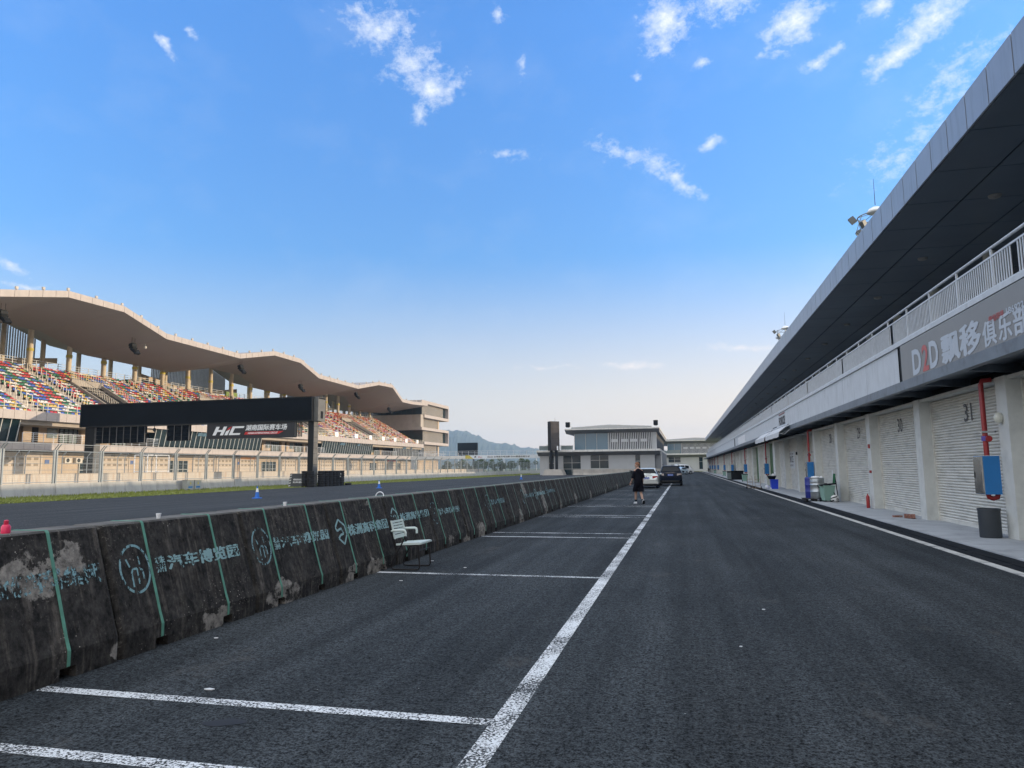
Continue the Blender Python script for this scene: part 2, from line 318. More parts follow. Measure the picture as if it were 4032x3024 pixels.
def barrier_mesh(n1,n2):
    b=MB(); st=[(0.010,0,.035),(.035,0,.006),(.06,0,0)]
    for n in(n1,n2): st+=[(n-.075,0,0),(n-.074,.085,0),(n+.074,.085,0),(n+.075,0,0)]
    st+=[(BL-.06,0,0),(BL-.035,0,.006),(BL-.010,0,.035)]
    b.loft([[(x,y,z) for x,z in bprof(dz,i)][::-1] for y,dz,i in st]); return b.mesh('barrier_body',mats=[M['barrier']])
def strap_mesh(y,w,m):
    b=MB(); e=.004; P=[(.002+e,.092),(.002+e,.203),(-.035+e,.302),(-.275+e,1.087),(-.291+e,1.1+e),(-.31,1.1+e),(-.604,1.1+e),(-.617-e,1.085)]
    rings=[[(x,y-w+.03*(z-.6)*0,z),(x,y+w,z),(x-.006,y+w,z-.006),(x-.006,y-w,z-.006)] for x,z in P]
    b.loft(rings); return b.mesh('strap',mats=[m])
bodies=[barrier_mesh(.48,1.43),barrier_mesh(.42,1.36),barrier_mesh(.46,1.41)]; sw=[(.48,1.43),(.42,1.36),(.46,1.41)]
straps=[[strap_mesh(y,.014,m) for y in sw[k] for m in (M['strap'],)] for k in range(3)]; straps2=[[strap_mesh(y,.009,M['strap_pale']) for y in sw[k]] for k in range(3)]
def face_pt(y,s,e=.004):  # s: height on the sloping face
    t=(s-.30)/(1.085-.30); return (BX-.035-.24*t+e,y,s)
def text_mesh(txt,place,matl,bold=.0,name='lettering',res=3):
    cjk=any(ord(ch)>0x2e80 for ch in txt)
    c=bpy.data.curves.new('lettering','FONT'); c.body=txt; c.offset=0 if cjk else bold; c.resolution_u=res; o=bpy.data.objects.new('lettering',c); COL.objects.link(o)
    bpy.context.view_layer.update(); me=bpy.data.meshes.new_from_object(o.evaluated_get(bpy.context.evaluated_depsgraph_get()))
    bpy.data.objects.remove(o); bpy.data.curves.remove(c)
    xs=[v.co.x for v in me.vertices]; ys=[v.co.y for v in me.vertices]; x0,x1,y0,y1=min(xs),max(xs),min(ys),max(ys)
    P=[((v.co.x-x0)/(x1-x0),(v.co.y-y0)/(y1-y0)) for v in me.vertices]; F=[tuple(p.vertices) for p in me.polygons]
    w=x1-x0; h=y1-y0; bpy.data.meshes.remove(me)
    offs=[(0,0)] if not cjk or bold<=0 else [(-bold,0),(bold,0),(0,bold*.6),(0,-bold*.6),(0,0)]
    ex=(Vector(place(1,0))-Vector(place(0,0))).normalized(); ey=(Vector(place(0,1))-Vector(place(0,0))).normalized(); nrm=ex.cross(ey)
    V=[];G=[]
    for i,(a,b) in enumerate(offs):
        o_=len(V); V+=[tuple(Vector(place(p[0]*(1-2*bold/w)+bold/w+a/w,p[1]+b/h))+nrm*(.0004*i)) for p in P]; G+=[tuple(j+o_ for j in f) for f in F]
    me=bpy.data.meshes.new(name); me.from_pydata(V,[],G); me.materials.append(matl); me.update(); return me
def letter(parent,txt,place,matl,bold=.02,name='lettering'):
    me=text_mesh(txt,place,matl,bold,name); o=ORG[parent.name]
    for v in me.vertices: v.co-=o
    return link(name,me,parent,(0,0,0),o)
def ring_strip(b,pts,w,place,closed=True):
    n=len(pts)
    for i in range(n if closed else n-1):
        a,c=Vector(pts[i]),Vector(pts[(i+1)%n]); d=(c-a).normalized(); q=Vector((-d.y,d.x))*w/2
        b.quad(*[place(p.x,p.y) for p in (a-q,c-q,c+q,a+q)])
def stencil(par,kind,ya,yb,zc,h,m):
    """logo and words sprayed on the block face between ya..yb"""
    b=MB(); pl=lambda y,z:face_pt(y,z)
    ph=max(.0,(yb-ya))
    if kind=='museum':
        cy_,r=ya+.2,.2
        ring_strip(b,[(cy_+.17*math.cos(t),zc+.0+r*math.sin(t)) for t in [2*PI*i/36 for i in range(36)]],.022,pl)
        ring_strip(b,[(cy_-.09,zc+.09),(cy_-.06,zc+.02)],.018,pl,False); ring_strip(b,[(cy_+.05,zc+.10),(cy_+.06,zc+.03)],.018,pl,False)
        ring_strip(b,[(cy_-.05,zc-.15),(cy_-.05,zc-.03),(cy_-.03,zc+.0),(cy_+.02,zc+.0),(cy_+.02,zc-.13)],.018,pl,False)
        ring_strip(b,[(cy_+.04,zc+.0),(cy_+.08,zc-.02),(cy_+.085,zc-.10)],.018,pl,False)
        b.build('emblem',M['stencil_faint'],par)
        letter(par,'株\n洲',lambda u,v:face_pt(ya+.45+u*.13,zc-h*.55+v*h*1.1),m,.03)
        letter(par,'汽车博览园',lambda u,v:face_pt(ya+.60+u*(yb-ya-.60),zc-h*.5+v*h),m,.045)
    else:
        cy_=ya+.2
        ring_strip(b,[(cy_,zc+.17),(cy_+.15,zc+.08),(cy_+.16,zc-.05),(cy_+.03,zc-.17),(cy_-.10,zc-.08),(cy_-.02,zc-.04),(cy_+.07,zc-.03),(cy_+.04,zc+.05),(cy_-.10,zc+.02),(cy_-.13,zc+.07)],.03,pl)
        b.build('emblem',m,par)
        letter(par,'株洲高科集团',lambda u,v:face_pt(ya+.42+u*(yb-ya-.42),zc-h*.5+v*h),m,.045)
nb=57
STEN={1:('group',3.55,5.08,.73,.15,'stencil_faint'),2:('museum',5.26,6.97,.70,.13,'stencil_paint'),3:('museum',7.2,8.98,.69,.13,'stencil_paint'),4:('group',9.14,10.98,.68,.15,'stencil_paint'),5:('group',11.12,12.95,.73,.13,'stencil_paint'),6:('museum',13.06,14.84,.70,.12,'stencil_paint'),7:('group',15.05,16.9,.70,.12,'stencil_faint'),8:('museum',17.0,18.8,.70,.12,'stencil_faint'),9:('group',18.95,20.75,.70,.12,'stencil_faint'),10:('museum',20.9,22.7,.70,.12,'stencil_faint'),11:('group',22.8,24.6,.70,.12,'stencil_paint'),12:('group',24.8,26.6,.72,.12,'stencil_faint'),13:('museum',26.7,28.5,.7,.12,'stencil_faint')}
BLAB={1:'sooty barrier block nearest the camera with bare pale patch under faded blue lettering',2:'sooty barrier block with round emblem and complete blue stencil, second from the camera',3:'dark barrier block with paler round emblem stencil and white patch at its foot',4:'dark barrier block with diamond emblem just before the slatted folding chair',5:'dark barrier block directly behind the slatted folding chair',6:'dark barrier block with round emblem, next beyond the folding chair',7:'barrier block with faint blue diamond emblem, second beyond the folding chair'}
for i in range(nb):
    y=Y0+BL*i; k=[0,0,0,0,2,1][i] if i<6 else rnd.randrange(3); loc=(BX+(0 if i<5 else rnd.gauss(0,.006)),y,0)
    t=thing('concrete_barrier',BLAB.get(i,f'sooty concrete barrier block, {ordn(i+1)} in the pit wall row from its near end'),'barrier',loc,'concrete barrier blocks of the pit wall')
    link('body',bodies[k],t); 
    for j,ms in enumerate(straps[k] if i<9 else straps2[k]):
        if i<9 or rnd.random()<.75: link('strap',ms,t)
    if i in STEN:
        kd,ya,yb,zc,h,mm=STEN[i]; stencil(t,kd,ya,yb,zc,h,M[mm])
# things lying on the wall
t=thing('plastic_bottle','small pink red bottle standing on the barrier at the left edge','bottle',(-5.0,4.40,1.1))
b=MB(); b.lathe([(.0,0),(.03,.0),(.032,.01),(.032,.05),(.022,.065)],(-5.0,4.40,1.1),14); b.build('body',mat('pink_plastic',(.8,.04,.12),.35,obj=True),t,40)
b=MB(); b.lathe([(.013,.065),(.016,.07),(.016,.095),(.01,.1)],(-5.0,4.40,1.1),12); b.build('cap',mat('pink_cap',(.6,.03,.08),.4,obj=True),t,40)
M['white_pl']=mat('white_plastic',(.78,.79,.8),.4,var=.05,obj=True)
for (y,lab) in((5.99,'small white paper cup on the barrier top, nearer of two'),(8.25,'small white paper cup on the barrier top, farther of two')):
    b=MB(); b.lathe([(.0,0),(.018,0),(.026,.05),(.022,.05),(.016,.004)],(-4.98,y,1.1),14,cap=False); tag(b.build('paper_cup',M['white_pl'],None,40,org=(-4.98,y,1.1)),lab,'cup',None)
b=MB(); b.tube([(-5.0+.07*math.cos(t),11.22+.05*math.sin(t)*.3,1.105+.07*math.sin(t)) for t in [PI*i/14 for i in range(15)]],.008,6); tag(b.build('cable_offcut',M['white_pl'],None,50,org=(-5,11.22,1.1)),'curled white piece of cable on the barrier top','cable offcut')
b=MB(); b.obox((-4.85,69.,1.14),(.3,3.2,.05),Matrix.Rotation(.12,3,'Z')); b.obox((-4.87,68.2,1.19),(.2,1.4,.05)); tag(b.build('plank',mat('dark_plank',(.02,.022,.025),.6),None,org=(-4.85,69,1.1)),'dark plank lying on the barrier top beyond the person','plank')
# litter on the asphalt
for k,(x,y,sx,sy,lab) in enumerate([(-3.35,4.62,.07,.025,'white scrap beside the nearest bay line'),(-4.3,6.0,.035,.02,'white scrap near the barrier foot'),(.78,8.3,.03,.016,'tiny white scrap in the lane, far from the white line'),(.42,6.6,.022,.014,'tiny white scrap in the lane near the camera'),(-3.9,9.5,.045,.016,'small white scrap short of the folding chair'),(-4.2,11.6,.05,.02,'white scrap on the asphalt behind the folding chair'),(-3.4,10.9,.04,.02,'pale scrap to the right of the folding chair')]):
    b=MB(); sx*=.55; sy*=.6; b.prism([(x-sx,y-sy*.4),(x-sx*.3,y-sy),(x+sx*.8,y-sy*.6),(x+sx,y+sy*.5),(x-sx*.2,y+sy)],'z',.004,.011); tag(b.build('paper_scrap',M['white_pl'],None,org=(x,y,0)),lab,'litter')
# ---------------------------------------------------------------- pit building on the right
M['pillar']=mat('painted_pillar',(.57,.58,.55),.75,var=.08,scale=2.5,dirt=(.27,.28,.27),dirtamt=.35,dscale=2,bmp=.12,bscale=60)
M['shutter']=mat('shutter_paint',(.60,.59,.54),.6,var=.07,scale=1.5,stretch=(1,1,4),dirt=(.20,.205,.19),dirtamt=.45,dscale=2.2,dstretch=(1,.6,2.2))
M['clad']=mat('white_cladding',(.55,.58,.61),.55,var=.06,scale=2,dirt=(.33,.35,.36),dirtamt=.4,dscale=1.2,dstretch=(1,4,.6))
M['steel']=mat('canopy_steel',(.16,.185,.215),.5,var=.15,scale=1.5,dirt=(.07,.07,.075),dirtamt=.7,dscale=2.2)
M['soffit']=mat('soffit_panels',(.115,.155,.20),.42,var=.16,scale=.35)
M['soffit_back']=mat('soffit_gap',(.012,.014,.017),.8)
M['alu']=mat('roof_aluminium',(.36,.39,.44),.42,.35,var=.07,scale=.8,dirt=(.2,.21,.22),dirtamt=.4,dscale=1.,dstretch=(1,5,.5))
M['rail']=mat('galvanised_rail',(.58,.61,.64),.5,.1,var=.1,scale=6)
M['dark']=mat('dark_metal',(.014,.016,.018),.6,var=.2,scale=3,spec=.2)
M['black']=mat('soft_black',(.008,.009,.011),.7,var=.3,scale=4,spec=.15)
M['red']=mat('red_pipe',(.30,.02,.02),.4,var=.2,scale=6)
M['green']=mat('green_door',(.05,.11,.035),.6,var=.25,scale=2)
M['inkgrey']=worn_paint('number_paint',(.10,.10,.10),(.4,.4,.4),.36,22,alpha=True)
PX=6.45; SX=6.78; PITCH=5.53; YB=16.35-PITCH*4; NB=39; YE=YB+PITCH*NB
pb=thing('pit_building','long white pit garage building with numbered shutters, gallery and overhanging roof','building',(PX,YB,0))
sh=MB(); ns=44; zt=3.24
prof=[]
for i in range(ns):
    z0=.06+(zt-.06)*i/ns; h=(zt-.06)/ns
    prof+=[(.012,z0),(-.018,z0+h*.16),(-.026,z0+h*.45),(-.018,z0+h*.76),(.0,z0+h*.9),(.016,z0+h*.95)]
def shutter_mesh(w):
    b=MB(); vs=[]; n=len(prof)
    for x,z in prof: vs+=[(x,0,z),(x,w,z)]
    b.add(vs,[(2*i,2*i+2,2*i+3,2*i+1) for i in range(n-1)]); b.box(-.03,.03,0,w,.0,.075); b.box(.02,.1,0,w,.0,zt); b.box(-.05,.018,-.001,.055,.0,zt); b.box(-.05,.018,w-.055,w+.001,.0,zt); b.box(-.045,-.03,w/2-.09,w/2+.09,.10,.13)
    return b.mesh('shutter',mats=[M['shutter']],smooth=50)
SM=shutter_mesh(PITCH-.5)
def local(o,p): o.location=Vector(p)-ORG[pb.name]; ORG[o.name]=Vector(p); return o
nums={k:31-k for k in range(4)}
for i in range(NB):
    y=YB+PITCH*i; k=i-4                     # bay k=0 is number 31
    pm=MB(); wd=.5 if k not in (7,) else 1.1
    pm.box(PX,SX+.2,y-wd*.5+.25-.0,y+.25+wd*.5,0,3.335)
    p=pm.build('pillar',M['pillar'],pb)
    if k in (2,): 
        q=MB(); q.box(PX-.05,PX-.001,y+.1,y+.22,2.12,2.26); q.build('alarm_box',M['red'],p); q=MB(); q.box(PX-.05,PX-.001,y+.1,y+.24,1.25,1.34); q.build('alarm_box',M['red'],p)
    if k==0:
        q=MB(); q.ball((PX-.06,y+.3,2.48),(.09,.09,.12)); q.build('bulkhead_lamp',mat('lamp_glass',(.6,.6,.52),.3),p,60)
    if k==5:
        q=MB(); q.box(PX-.07,PX-.001,y+.12,y+.3,2.15,2.32); q.build('alarm_box',M['dark'],p)
    if i==NB-1: continue
    if k in (7,9):
        q=MB(); q.box(SX,SX+.06,y+.5,y+PITCH,0,3.24); q.build('door',M['green'],pb)
        q=MB(); q.box(SX-.03,SX-.002,y+1.9,y+1.98,1.0,1.15)
    else:
        s=link('shutter',SM,pb); local(s,(SX,y+.5,.015))
        if k in nums:
            yc={0:19.28,1:24.88,2:30.4,3:36.}[k]
            letter(s,str(nums[k]),lambda u,v:(SX-.03,yc+.27-u*.54,2.56+v*.44),M['inkgrey'],.012,'number')
        if k==5:
            q=MB(); q.box(SX-.03,SX-.024,47.3,50.6,1.35,2.42); ps=q.build('poster',mat('poster_paper',(.55,.57,.58),.6),s)
            inkb=mat('poster_ink',(.05,.05,.055),.6)
            letter(s,'FORCE',lambda u,v:(SX-.032,50.1-u*2.2,1.72+v*.42),inkb,.03); letter(s,'RACING TEAM',lambda u,v:(SX-.032,50.1-u*2.2,2.22+v*.1),inkb,.02); letter(s,'MOTORSPORT',lambda u,v:(SX-.032,49.6-u*1.6,1.48+v*.12),inkb,.02)
        if k==3:
            q=MB(); q.box(SX-.03,SX-.024,35.9,36.12,.75,1.3); q.build('notice',M['white_pl'],s)
b=MB(); b.box(PX+.03,SX+.14,YB,YE,3.26,3.33); b.build('lintel',M['pillar'],pb)
b=MB(); b.box(SX+.15,SX+.3,YB,YE,0,3.66); b.build('back_wall',M['dark'],pb)
# canopy
CXF=5.6
b=MB(); b.box(CXF,CXF+.06,YB,YE+.8,3.45,3.68); b.box(CXF+.06,CXF+.16,YB,YE+.8,3.45,3.475); b.box(CXF+.06,CXF+.16,YB,YE+.8,3.655,3.68)
b.box(CXF+.16,SX+.14,YB,YE+.8,3.60,3.64)
b.build('canopy_beam',M['steel'],pb)
b=MB(); b.prism([(CXF+.06,3.6),(CXF+.06,3.5),(SX+.1,3.40),(SX+.1,3.6)],'y',-.04,.04); BKM=b.mesh('canopy_bracket',mats=[M['steel']])
for i in range(NB*2): o=link('canopy_bracket',BKM,pb); local(o,(0,YB+PITCH*i/2+.25,0))
# fascia with ribbed panels, cap, gallery
FX=6.38
b=MB(); y=23.2; n=0
while y<YE-.1:
    w=min(3.87,YE-y)
    vs=[];m=int(w/.045)
    for j in range(m+1):
        yy=y+.006+(w-.012)*j/m; x=FX+(.0 if j%2 else .006); vs+=[(x,yy,3.66),(x,yy,5.02)]
    b.add(vs,[(2*j,2*j+1,2*j+3,2*j+2) for j in range(m)]); y+=w
b.build('fascia',M['clad'],pb)
b=MB(); b.box(FX+.03,FX+.25,YB,YE,3.63,5.0); b.build('fascia_frame',M['dark'],pb)
b=MB(); b.box(FX-.05,FX+.3,YB,YE,5.02,5.13); b.build('cap',M['clad'],pb)
b=MB(); b.box(FX+.3,16,YB,YE,4.8,5.0); b.build('gallery_floor',M['apron'],pb)
# railing sections
def rail_mesh(broken=()):
    b=MB(); w=3.88
    for yy in (0,w/2): b.box(-.02,.02,yy,yy+.05,5.13,6.02)
    b.cyl((-.0,0,6.02),(0,w,6.02),.032,n=8); b.box(-.015,.015,0,w,5.82,5.86); b.box(-.015,.015,0,w,5.17,5.205)
    nbl=34
    for j in range(nbl):
        yy=.05+(w-.05)*j/nbl
        if any(a<=j<=c for a,c in broken) and j%3: continue
        b.box(-.008,.008,yy+.03,yy+.068,5.2,5.83)
    return b.mesh('railing',mats=[M['rail']])
RM=rail_mesh(); RB=[rail_mesh([(6,9)]),rail_mesh([(21,27)]),rail_mesh([(12,16)]),rail_mesh([(3,6),(18,21)])]
nr=int((YE-YB)/3.88)
for i in range(nr):
    y=14.4-3.88*8+3.88*i
    if y<YB: continue
    if y+3.88>YE: break
    me=RM if not (12<y<60 and i%2==0) else RB[i%4]
    o=link('railing',me,pb); local(o,(FX+.04,y,0))
b=MB(); b.box(15.6,15.9,YB,YE,5,9.0); b.build('rear_wall',mat('gallery_wall',(.2,.2,.19),.7,var=.15,scale=.6),pb)
b=MB(); b.cyl((10.8,0,5),(10.8,0,8.98),.22,n=14); GCM=b.mesh('gallery_column',mats=[M['pillar']],smooth=40)
for i in range(NB): o=link('gallery_column',GCM,pb); local(o,(0,YB+PITCH*i+.25,0))
# roof
RX=6.5; ZB=9.0; ZT=9.86
b=MB(); y=YB-3; e=YE+6
while y<e:
    b.box(RX,RX+.05,y+.022,y+1.158,ZB+.01,ZT); y+=1.18
b.build('roof_fascia',M['alu'],pb)
b=MB(); b.prism([(RX+.055,ZB+.03),(RX+.055,ZT-.02),(12,ZT+.55),(22,ZT+.3),(22,ZB+.03)],'y',YB-3,e+.02); b.build('roof',M['soffit_back'],pb)
b=MB()
for x0,x1 in((RX+.06,7.97),(8.0,9.72),(9.75,12.6),(12.63,15.55)):
    y=YB-3
    while y<e:
        b.box(x0+.008,x1-.008,y+.014,y+2.346,ZB,ZB+.028); y+=2.36
b.build('soffit',M['soffit'],pb)
lm=MB(); lm.lathe([(.0,-.09),(.09,-.085),(.15,-.055),(.17,-.0),(.17,.0)],(0,0,0),18); LMM=lm.mesh('soffit_lamp',mats=[mat('lamp_diffuser',(.30,.29,.27),.4)],smooth=60)
y=15.74*8.7/6.3-6.2*3
while y<YE:
    o=link('soffit_lamp',LMM,pb); local(o,(8.75,y,ZB-.001)); y+=6.2
# small canopy return at the far end and dark sign slots on the fascia
b=MB(); b.box(FX-.012,FX-.004,52.1,54.3,3.74,4.22); b.build('opening',M['dark'],pb)
ink=mat('sign_letters',(.03,.03,.035),.5)
letter(pb,'FORCE',lambda u,v:(FX-.03,50.7-u*2.9,4.18+v*.55),ink,.04,'sign_lettering')
b=MB(); b.box(FX-.03,FX-.01,47.9,50.6,4.86,4.93); b.build('sign_strip',mat('sign_red',(.25,.06,.06),.5),pb)
b=MB(); b.box(FX-.02,FX-.006,93.2,94.4,3.7,4.95); b.build('dark_banner',M['black'],pb)
b=MB(); b.box(FX-.02,FX-.006,78,88,4.0,4.8); b.build('white_banner',M['white_pl'],pb)
# drift club banner
t=thing('banner','grey shop banner with D2D and white Chinese lettering over the shutters','banner',(6.3,18,4.4))
bm=mat('banner_vinyl',(.24,.237,.23),.5,var=.05,scale=1.2)
b=MB(); yy=[YB,4,8,12,14,15.3,17.6,18.9,20.6,21.7,22.63]; 
b.loft([[(6.3+.003*math.sin(j*2.1),y,3.7),(6.3+.003*math.cos(j*1.7),y,4.3),(6.3+.003*math.sin(j*1.3),y,4.98),(6.325,y,4.98),(6.325,y,3.7)] for j,y in enumerate(yy)])
b.build('vinyl',bm,t)
wh=mat('banner_white',(.46,.50,.55),.5,var=.05); rd=mat('banner_red',(.45,.10,.09),.5,var=.08)
def BL_(txt,ya,yb,z0,z1,m,bold): letter(t,txt,lambda u,v:(6.292,ya+(yb-ya)*u,z0+(z1-z0)*v),m,bold)
BL_('D',21.62,20.82,3.98,4.68,wh,.03); BL_('2',20.78,20.24,3.98,4.68,rd,.02); BL_('D',20.2,19.5,3.98,4.68,wh,.03)
BL_('飘移',19.32,16.88,3.97,4.66,wh,.045); BL_('俱',16.82,16.12,3.98,4.50,wh,.035); BL_('乐',16.04,15.42,3.98,4.50,wh,.035); BL_('部',15.36,14.7,3.98,4.50,wh,.035)
BL_('微信同号',16.45,15.72,4.44,4.58,rd,.03); BL_('186922',15.62,14.85,4.44,4.58,wh,.03)
# hose reels: red pipe, valve, cabinet
M['blue']=mat('cabinet_blue',(.015,.16,.42),.4,var=.06,scale=4,obj=True)
M['inox']=mat('stainless',(.55,.55,.54),.22,.95,var=.12,scale=5,obj=True)
def hose(y,i,full,label):
    t=thing('hose_cabinet',label,'hose cabinet',(PX,y,0),'hose cabinets on the pit building pillars')
    X=PX-.2
    b=MB(); b.tube([(PX,y+.02,3.32),(X+.03,y+.02,3.3),(X,y+.02,3.22),(X,y+.02,1.71)],.052,12); p=b.build('pipe',M['red'],t,50)
    b=MB(); b.cyl((X,y+.02,2.02),(X,y+.02,2.12),.075,n=14); b.cyl((X,y+.02,2.06),(X,y-.16,2.06),.02,n=8); b.build('valve',mat('valve_purple',(.09,.06,.30),.5) if i==0 else M['valve'],t,50)
    b=MB(); b.lathe([(.05,0),(.065,0),(.065,.02),(.05,.02)],(X,y-.17,2.06),12,'y'); b.build('wheel',M['red'],t,50)
    b=MB(); b.box(PX-.34,PX-.03,y-.14,y+.36,.90,1.70); c=b.build('cabinet',M['blue'],t)
    b=MB(); b.box(PX-.356,PX-.341,y-.13,y+.35,.91,1.69); b.box(PX-.364,PX-.356,y-.10,y+.32,.95,1.65); d=b.build('door',M['inox'],c)
    b=MB(); b.box(PX-.375,PX-.364,y+.28,y+.30,1.24,1.36); b.build('handle',M['dark'],d)
    b=MB(); b.tube([(X-.04,y-.0,.905),(X-.03,y-.0,.84),(X+.04,y+.0,.81),(X+.12,y,.83),(X+.14,y,.905)],.05,10); b.build('elbow',M['red'],t,50)
    b=MB(); b.box(X-.07,PX,y-.04,y+.08,2.19,2.23); b.build('clamp',M['inox'],t)
    return t
M['valve']=mat('valve_dark',(.06,.05,.10),.5)
for i,(y,l) in enumerate([(17.0,'blue and stainless hose cabinet under a red pipe right beside shutter 31'),(38.95,'blue hose cabinet on red pipe behind the steel drum'),(58.6,'blue hose cabinet on red pipe in front of the green door'),(78.1,'blue hose cabinet above the wheeled bin with dark lid nearest the blue crate'),(99,'blue hose cabinet behind the black boxes'),(117.7,'blue hose cabinet above the middle green bin'),(139,'blue hose cabinet just before the third green bin'),(153.7,'blue hose cabinet third from the far end of the building'),(166,'blue hose cabinet second from the far end of the building'),(181,'blue hose cabinet farthest along the building')]): hose(y,i,True,l)
# awnings
aw=mat('awning_fabric',(.58,.59,.60),.7,var=.08,scale=3,dirt=(.35,.35,.34),dirtamt=.4)
for ya,yb,l in((40.3,46.6,'white sloping fabric awning over a closed shutter, nearer of two'),(47.4,53.0,'white sloping fabric awning by the green doors, farther of two')):
    t=thing('awning',l,'awning',(5.6,ya,3.5)); b=MB()
    b.loft([[(5.58,y,3.78),(5.0,y,3.32+.01*math.sin(y*5)),(4.98,y,3.06+.015*math.sin(y*3)),(5.0,y,3.06+.015*math.sin(y*3)),(5.02,y,3.30),(5.58,y,3.76)] for y in [ya+(yb-ya)*j/12 for j in range(13)]]); b.build('canvas',aw,t)
    for y in(ya+.15,yb-.15):
        b=MB(); b.tube([(5.58,y,3.45),(5.3,y,3.2),(5.03,y,3.28)],.018,6); b.build('bracket',M['rail'],t)
    b=MB(); b.cyl((5.5,ya,3.74),(5.5,yb,3.74),.05,n=10); b.build('roller',M['rail'],t,40)
# bin, bricks, extinguisher
b=MB(); b.lathe([(.0,0),(.19,0),(.20,.02),(.205,.55),(.215,.56),(.215,.60),(.20,.60),(.195,.56),(.185,.10),(.0,.09)],(6.15,16.9,.015),28,cap=False); t=b.build('dustbin',mat('dark_plastic',(.035,.042,.05),.5,obj=True),None,35,org=(6.15,16.9,.015)); tag(t,'dark grey cylindrical dustbin below the blue and stainless hose cabinet','dustbin')
bk=mat('brick',(.25,.12,.09),.85,var=.3,scale=14,dirt=(.42,.38,.34),dirtamt=.6,dscale=12,obj=True,bmp=.4)
for j,(x,y,z,rz,rx,l) in enumerate([(6.0,23.0,.015,.3,0,'red brick lying flat at the far end of the brick row'),(6.12,22.66,.015,1.4,0,'red brick on edge, left end of the row against the pillar'),(6.16,22.54,.015,1.45,0,'red brick on edge, second in the row against the pillar'),(6.2,22.42,.015,1.5,0,'pale brick on edge, third in the row against the pillar'),(6.24,22.31,.015,1.38,0,'red brick on edge, right end of the row against the pillar')]):
    b=MB(); b.obox((0,0,.06 if j else .027),(.24,.055 if j else .115,.115 if j else .053)); o=b.build('brick',bk,None); o.location=(x,y,z); o.rotation_euler=(0,.05*j,rz); tag(o,l,'brick','bricks by the pillar')
b=MB(); b.lathe([(.0,0),(.055,0),(.06,.02),(.06,.38),(.045,.43),(.02,.45),(.02,.5),(.0,.5)],(6.32,27.75,.015),14); t=b.build('extinguisher',M['red'],None,40,org=(6.32,27.75,.015)); tag(t,'red fire extinguisher standing at the pillar between shutters 29 and 30','extinguisher')
# drum group
P0=Vector((5.55,33.1,0))
b=MB(); 
for x in(-.36,0,.36): b.box(5.42+x-.05,5.42+x+.05,32.65,33.75,.015,.10)
for k in range(6): b.box(4.98,5.9,32.62+k*.2,32.75+k*.2,.10,.125)
tag(b.build('pallet',mat('dark_wood',(.022,.02,.02),.9,var=.4,scale=6),None,org=(5.45,33.1,.015)),'low black pallet under the steel drum','pallet')
t=thing('steel_drum','galvanised steel drum on the black pallet','drum',(5.55,33.0,.125)); st=mat('drum_steel',(.42,.45,.47),.35,.7,var=.15,scale=5,obj=True)
b=MB(); pr=[(0,0),(.285,0),(.29,.01)]
for h in(.29,.58): pr+=[(.285,h-.03),(.3,h),(.285,h+.03)]
pr+=[(.285,.70),(.292,.72),(.285,.74),(.292,.76),(.285,.78),(.285,.85),(.30,.86),(.30,.875),(.275,.875),(.27,.86),(0,.855)]
b.lathe(pr,(5.55,33.0,.125),30); b.build('shell',st,t,35)
for (x,y,z,r,l,n,m) in [(5.5,33.0,1.0,(.20,.17,.06),'white bundle of rags on the steel drum','rag_bundle',M['white_pl']),(5.72,32.9,1.0,(.06,.05,.07),'small white cup leaning at the drum rim','cup',M['white_pl'])]:
    b=MB(); b.ball((x,y,z+.02),r,14,7); o=b.build(n,m,None,60,org=(x,y,z)); tag(o,l,n.split('_')[0])
b=MB(); pr=[(0,0),(.24,0),(.25,.02)]
for h in(.28,.56): pr+=[(.25,h-.03),(.262,h),(.25,h+.03)]
pr+=[(.25,.84),(.2,.9),(0,.9)]
b.lathe(pr,(5.38,33.5,.125),24); o=b.build('plastic_drum',mat('drum_blue',(.02,.03,.22),.45,obj=True),None,35,org=(5.38,33.5,.125)); tag(o,'dark blue plastic drum behind the steel drum','drum')
mint=mat('mint_plastic',(.22,.36,.30),.5,var=.06,obj=True)
def wheelie(loc,rz,label,lidopen=False,col=None):
    t=thing('wheelie_bin',label,'wheelie bin',(0,0,0),'wheeled bins along the garages'); c=col or mint
    b=MB(); b.loft([[(-a,-d,z),(a,-d,z),(a,d,z),(-a,d,z)] for a,d,z in((.19,.2,.06),(.23,.25,.62),(.245,.265,.63),(.245,.265,.68))]); b.build('body',c,t)
    b=MB(); 
    if lidopen: b.obox((0,.42,.66),(.5,.42,.05),Matrix.Rotation(.35,3,'X'))
    else: b.loft([[(-a,-d,z),(a,-d,z),(a,d,z),(-a,d,z)] for a,d,z in((.26,.28,.68),(.26,.28,.71),(.2,.22,.76))])
    b.build('lid',M['dark'],t)
    for s in(-1,1):
        b=MB(); b.cyl((s*.19,.22,.085),(s*.235,.22,.085),.085,n=16); b.build('wheel',M['black'],t,40)
    t.location=loc; t.rotation_euler=(0,0,rz); return t
wheelie((5.82,32.35,.015),.2,'mint green bin with its dark lid open beside the steel drum',True)
t=thing('folding_tray','dark tray table leaning over the mint bin, with a green side board','tray',(5.95,32.3,.6)); 
b=MB(); b.obox((5.85,32.35,.73),(.62,.5,.05),Matrix.Rotation(-.12,3,'Y')); b.build('tray',M['black'],t)
b=MB(); b.obox((6.13,32.45,.95),(.09,.06,.46),Matrix.Rotation(.1,3,'Y')); b.build('side_board',mat('side_green',(.02,.14,.06),.5),t)
b=MB(); b.cyl((5.9,32.2,.72),(6.2,32.15,.03),.022,n=8); b.cyl((6.18,32.5,1.1),(6.27,32.5,.02),.02,n=8); b.build('leg',M['black'],t,40)
t=thing('helmet','white racing helmet with black bands and a flower emblem on the apron','helmet',(6.02,31.9,.015))
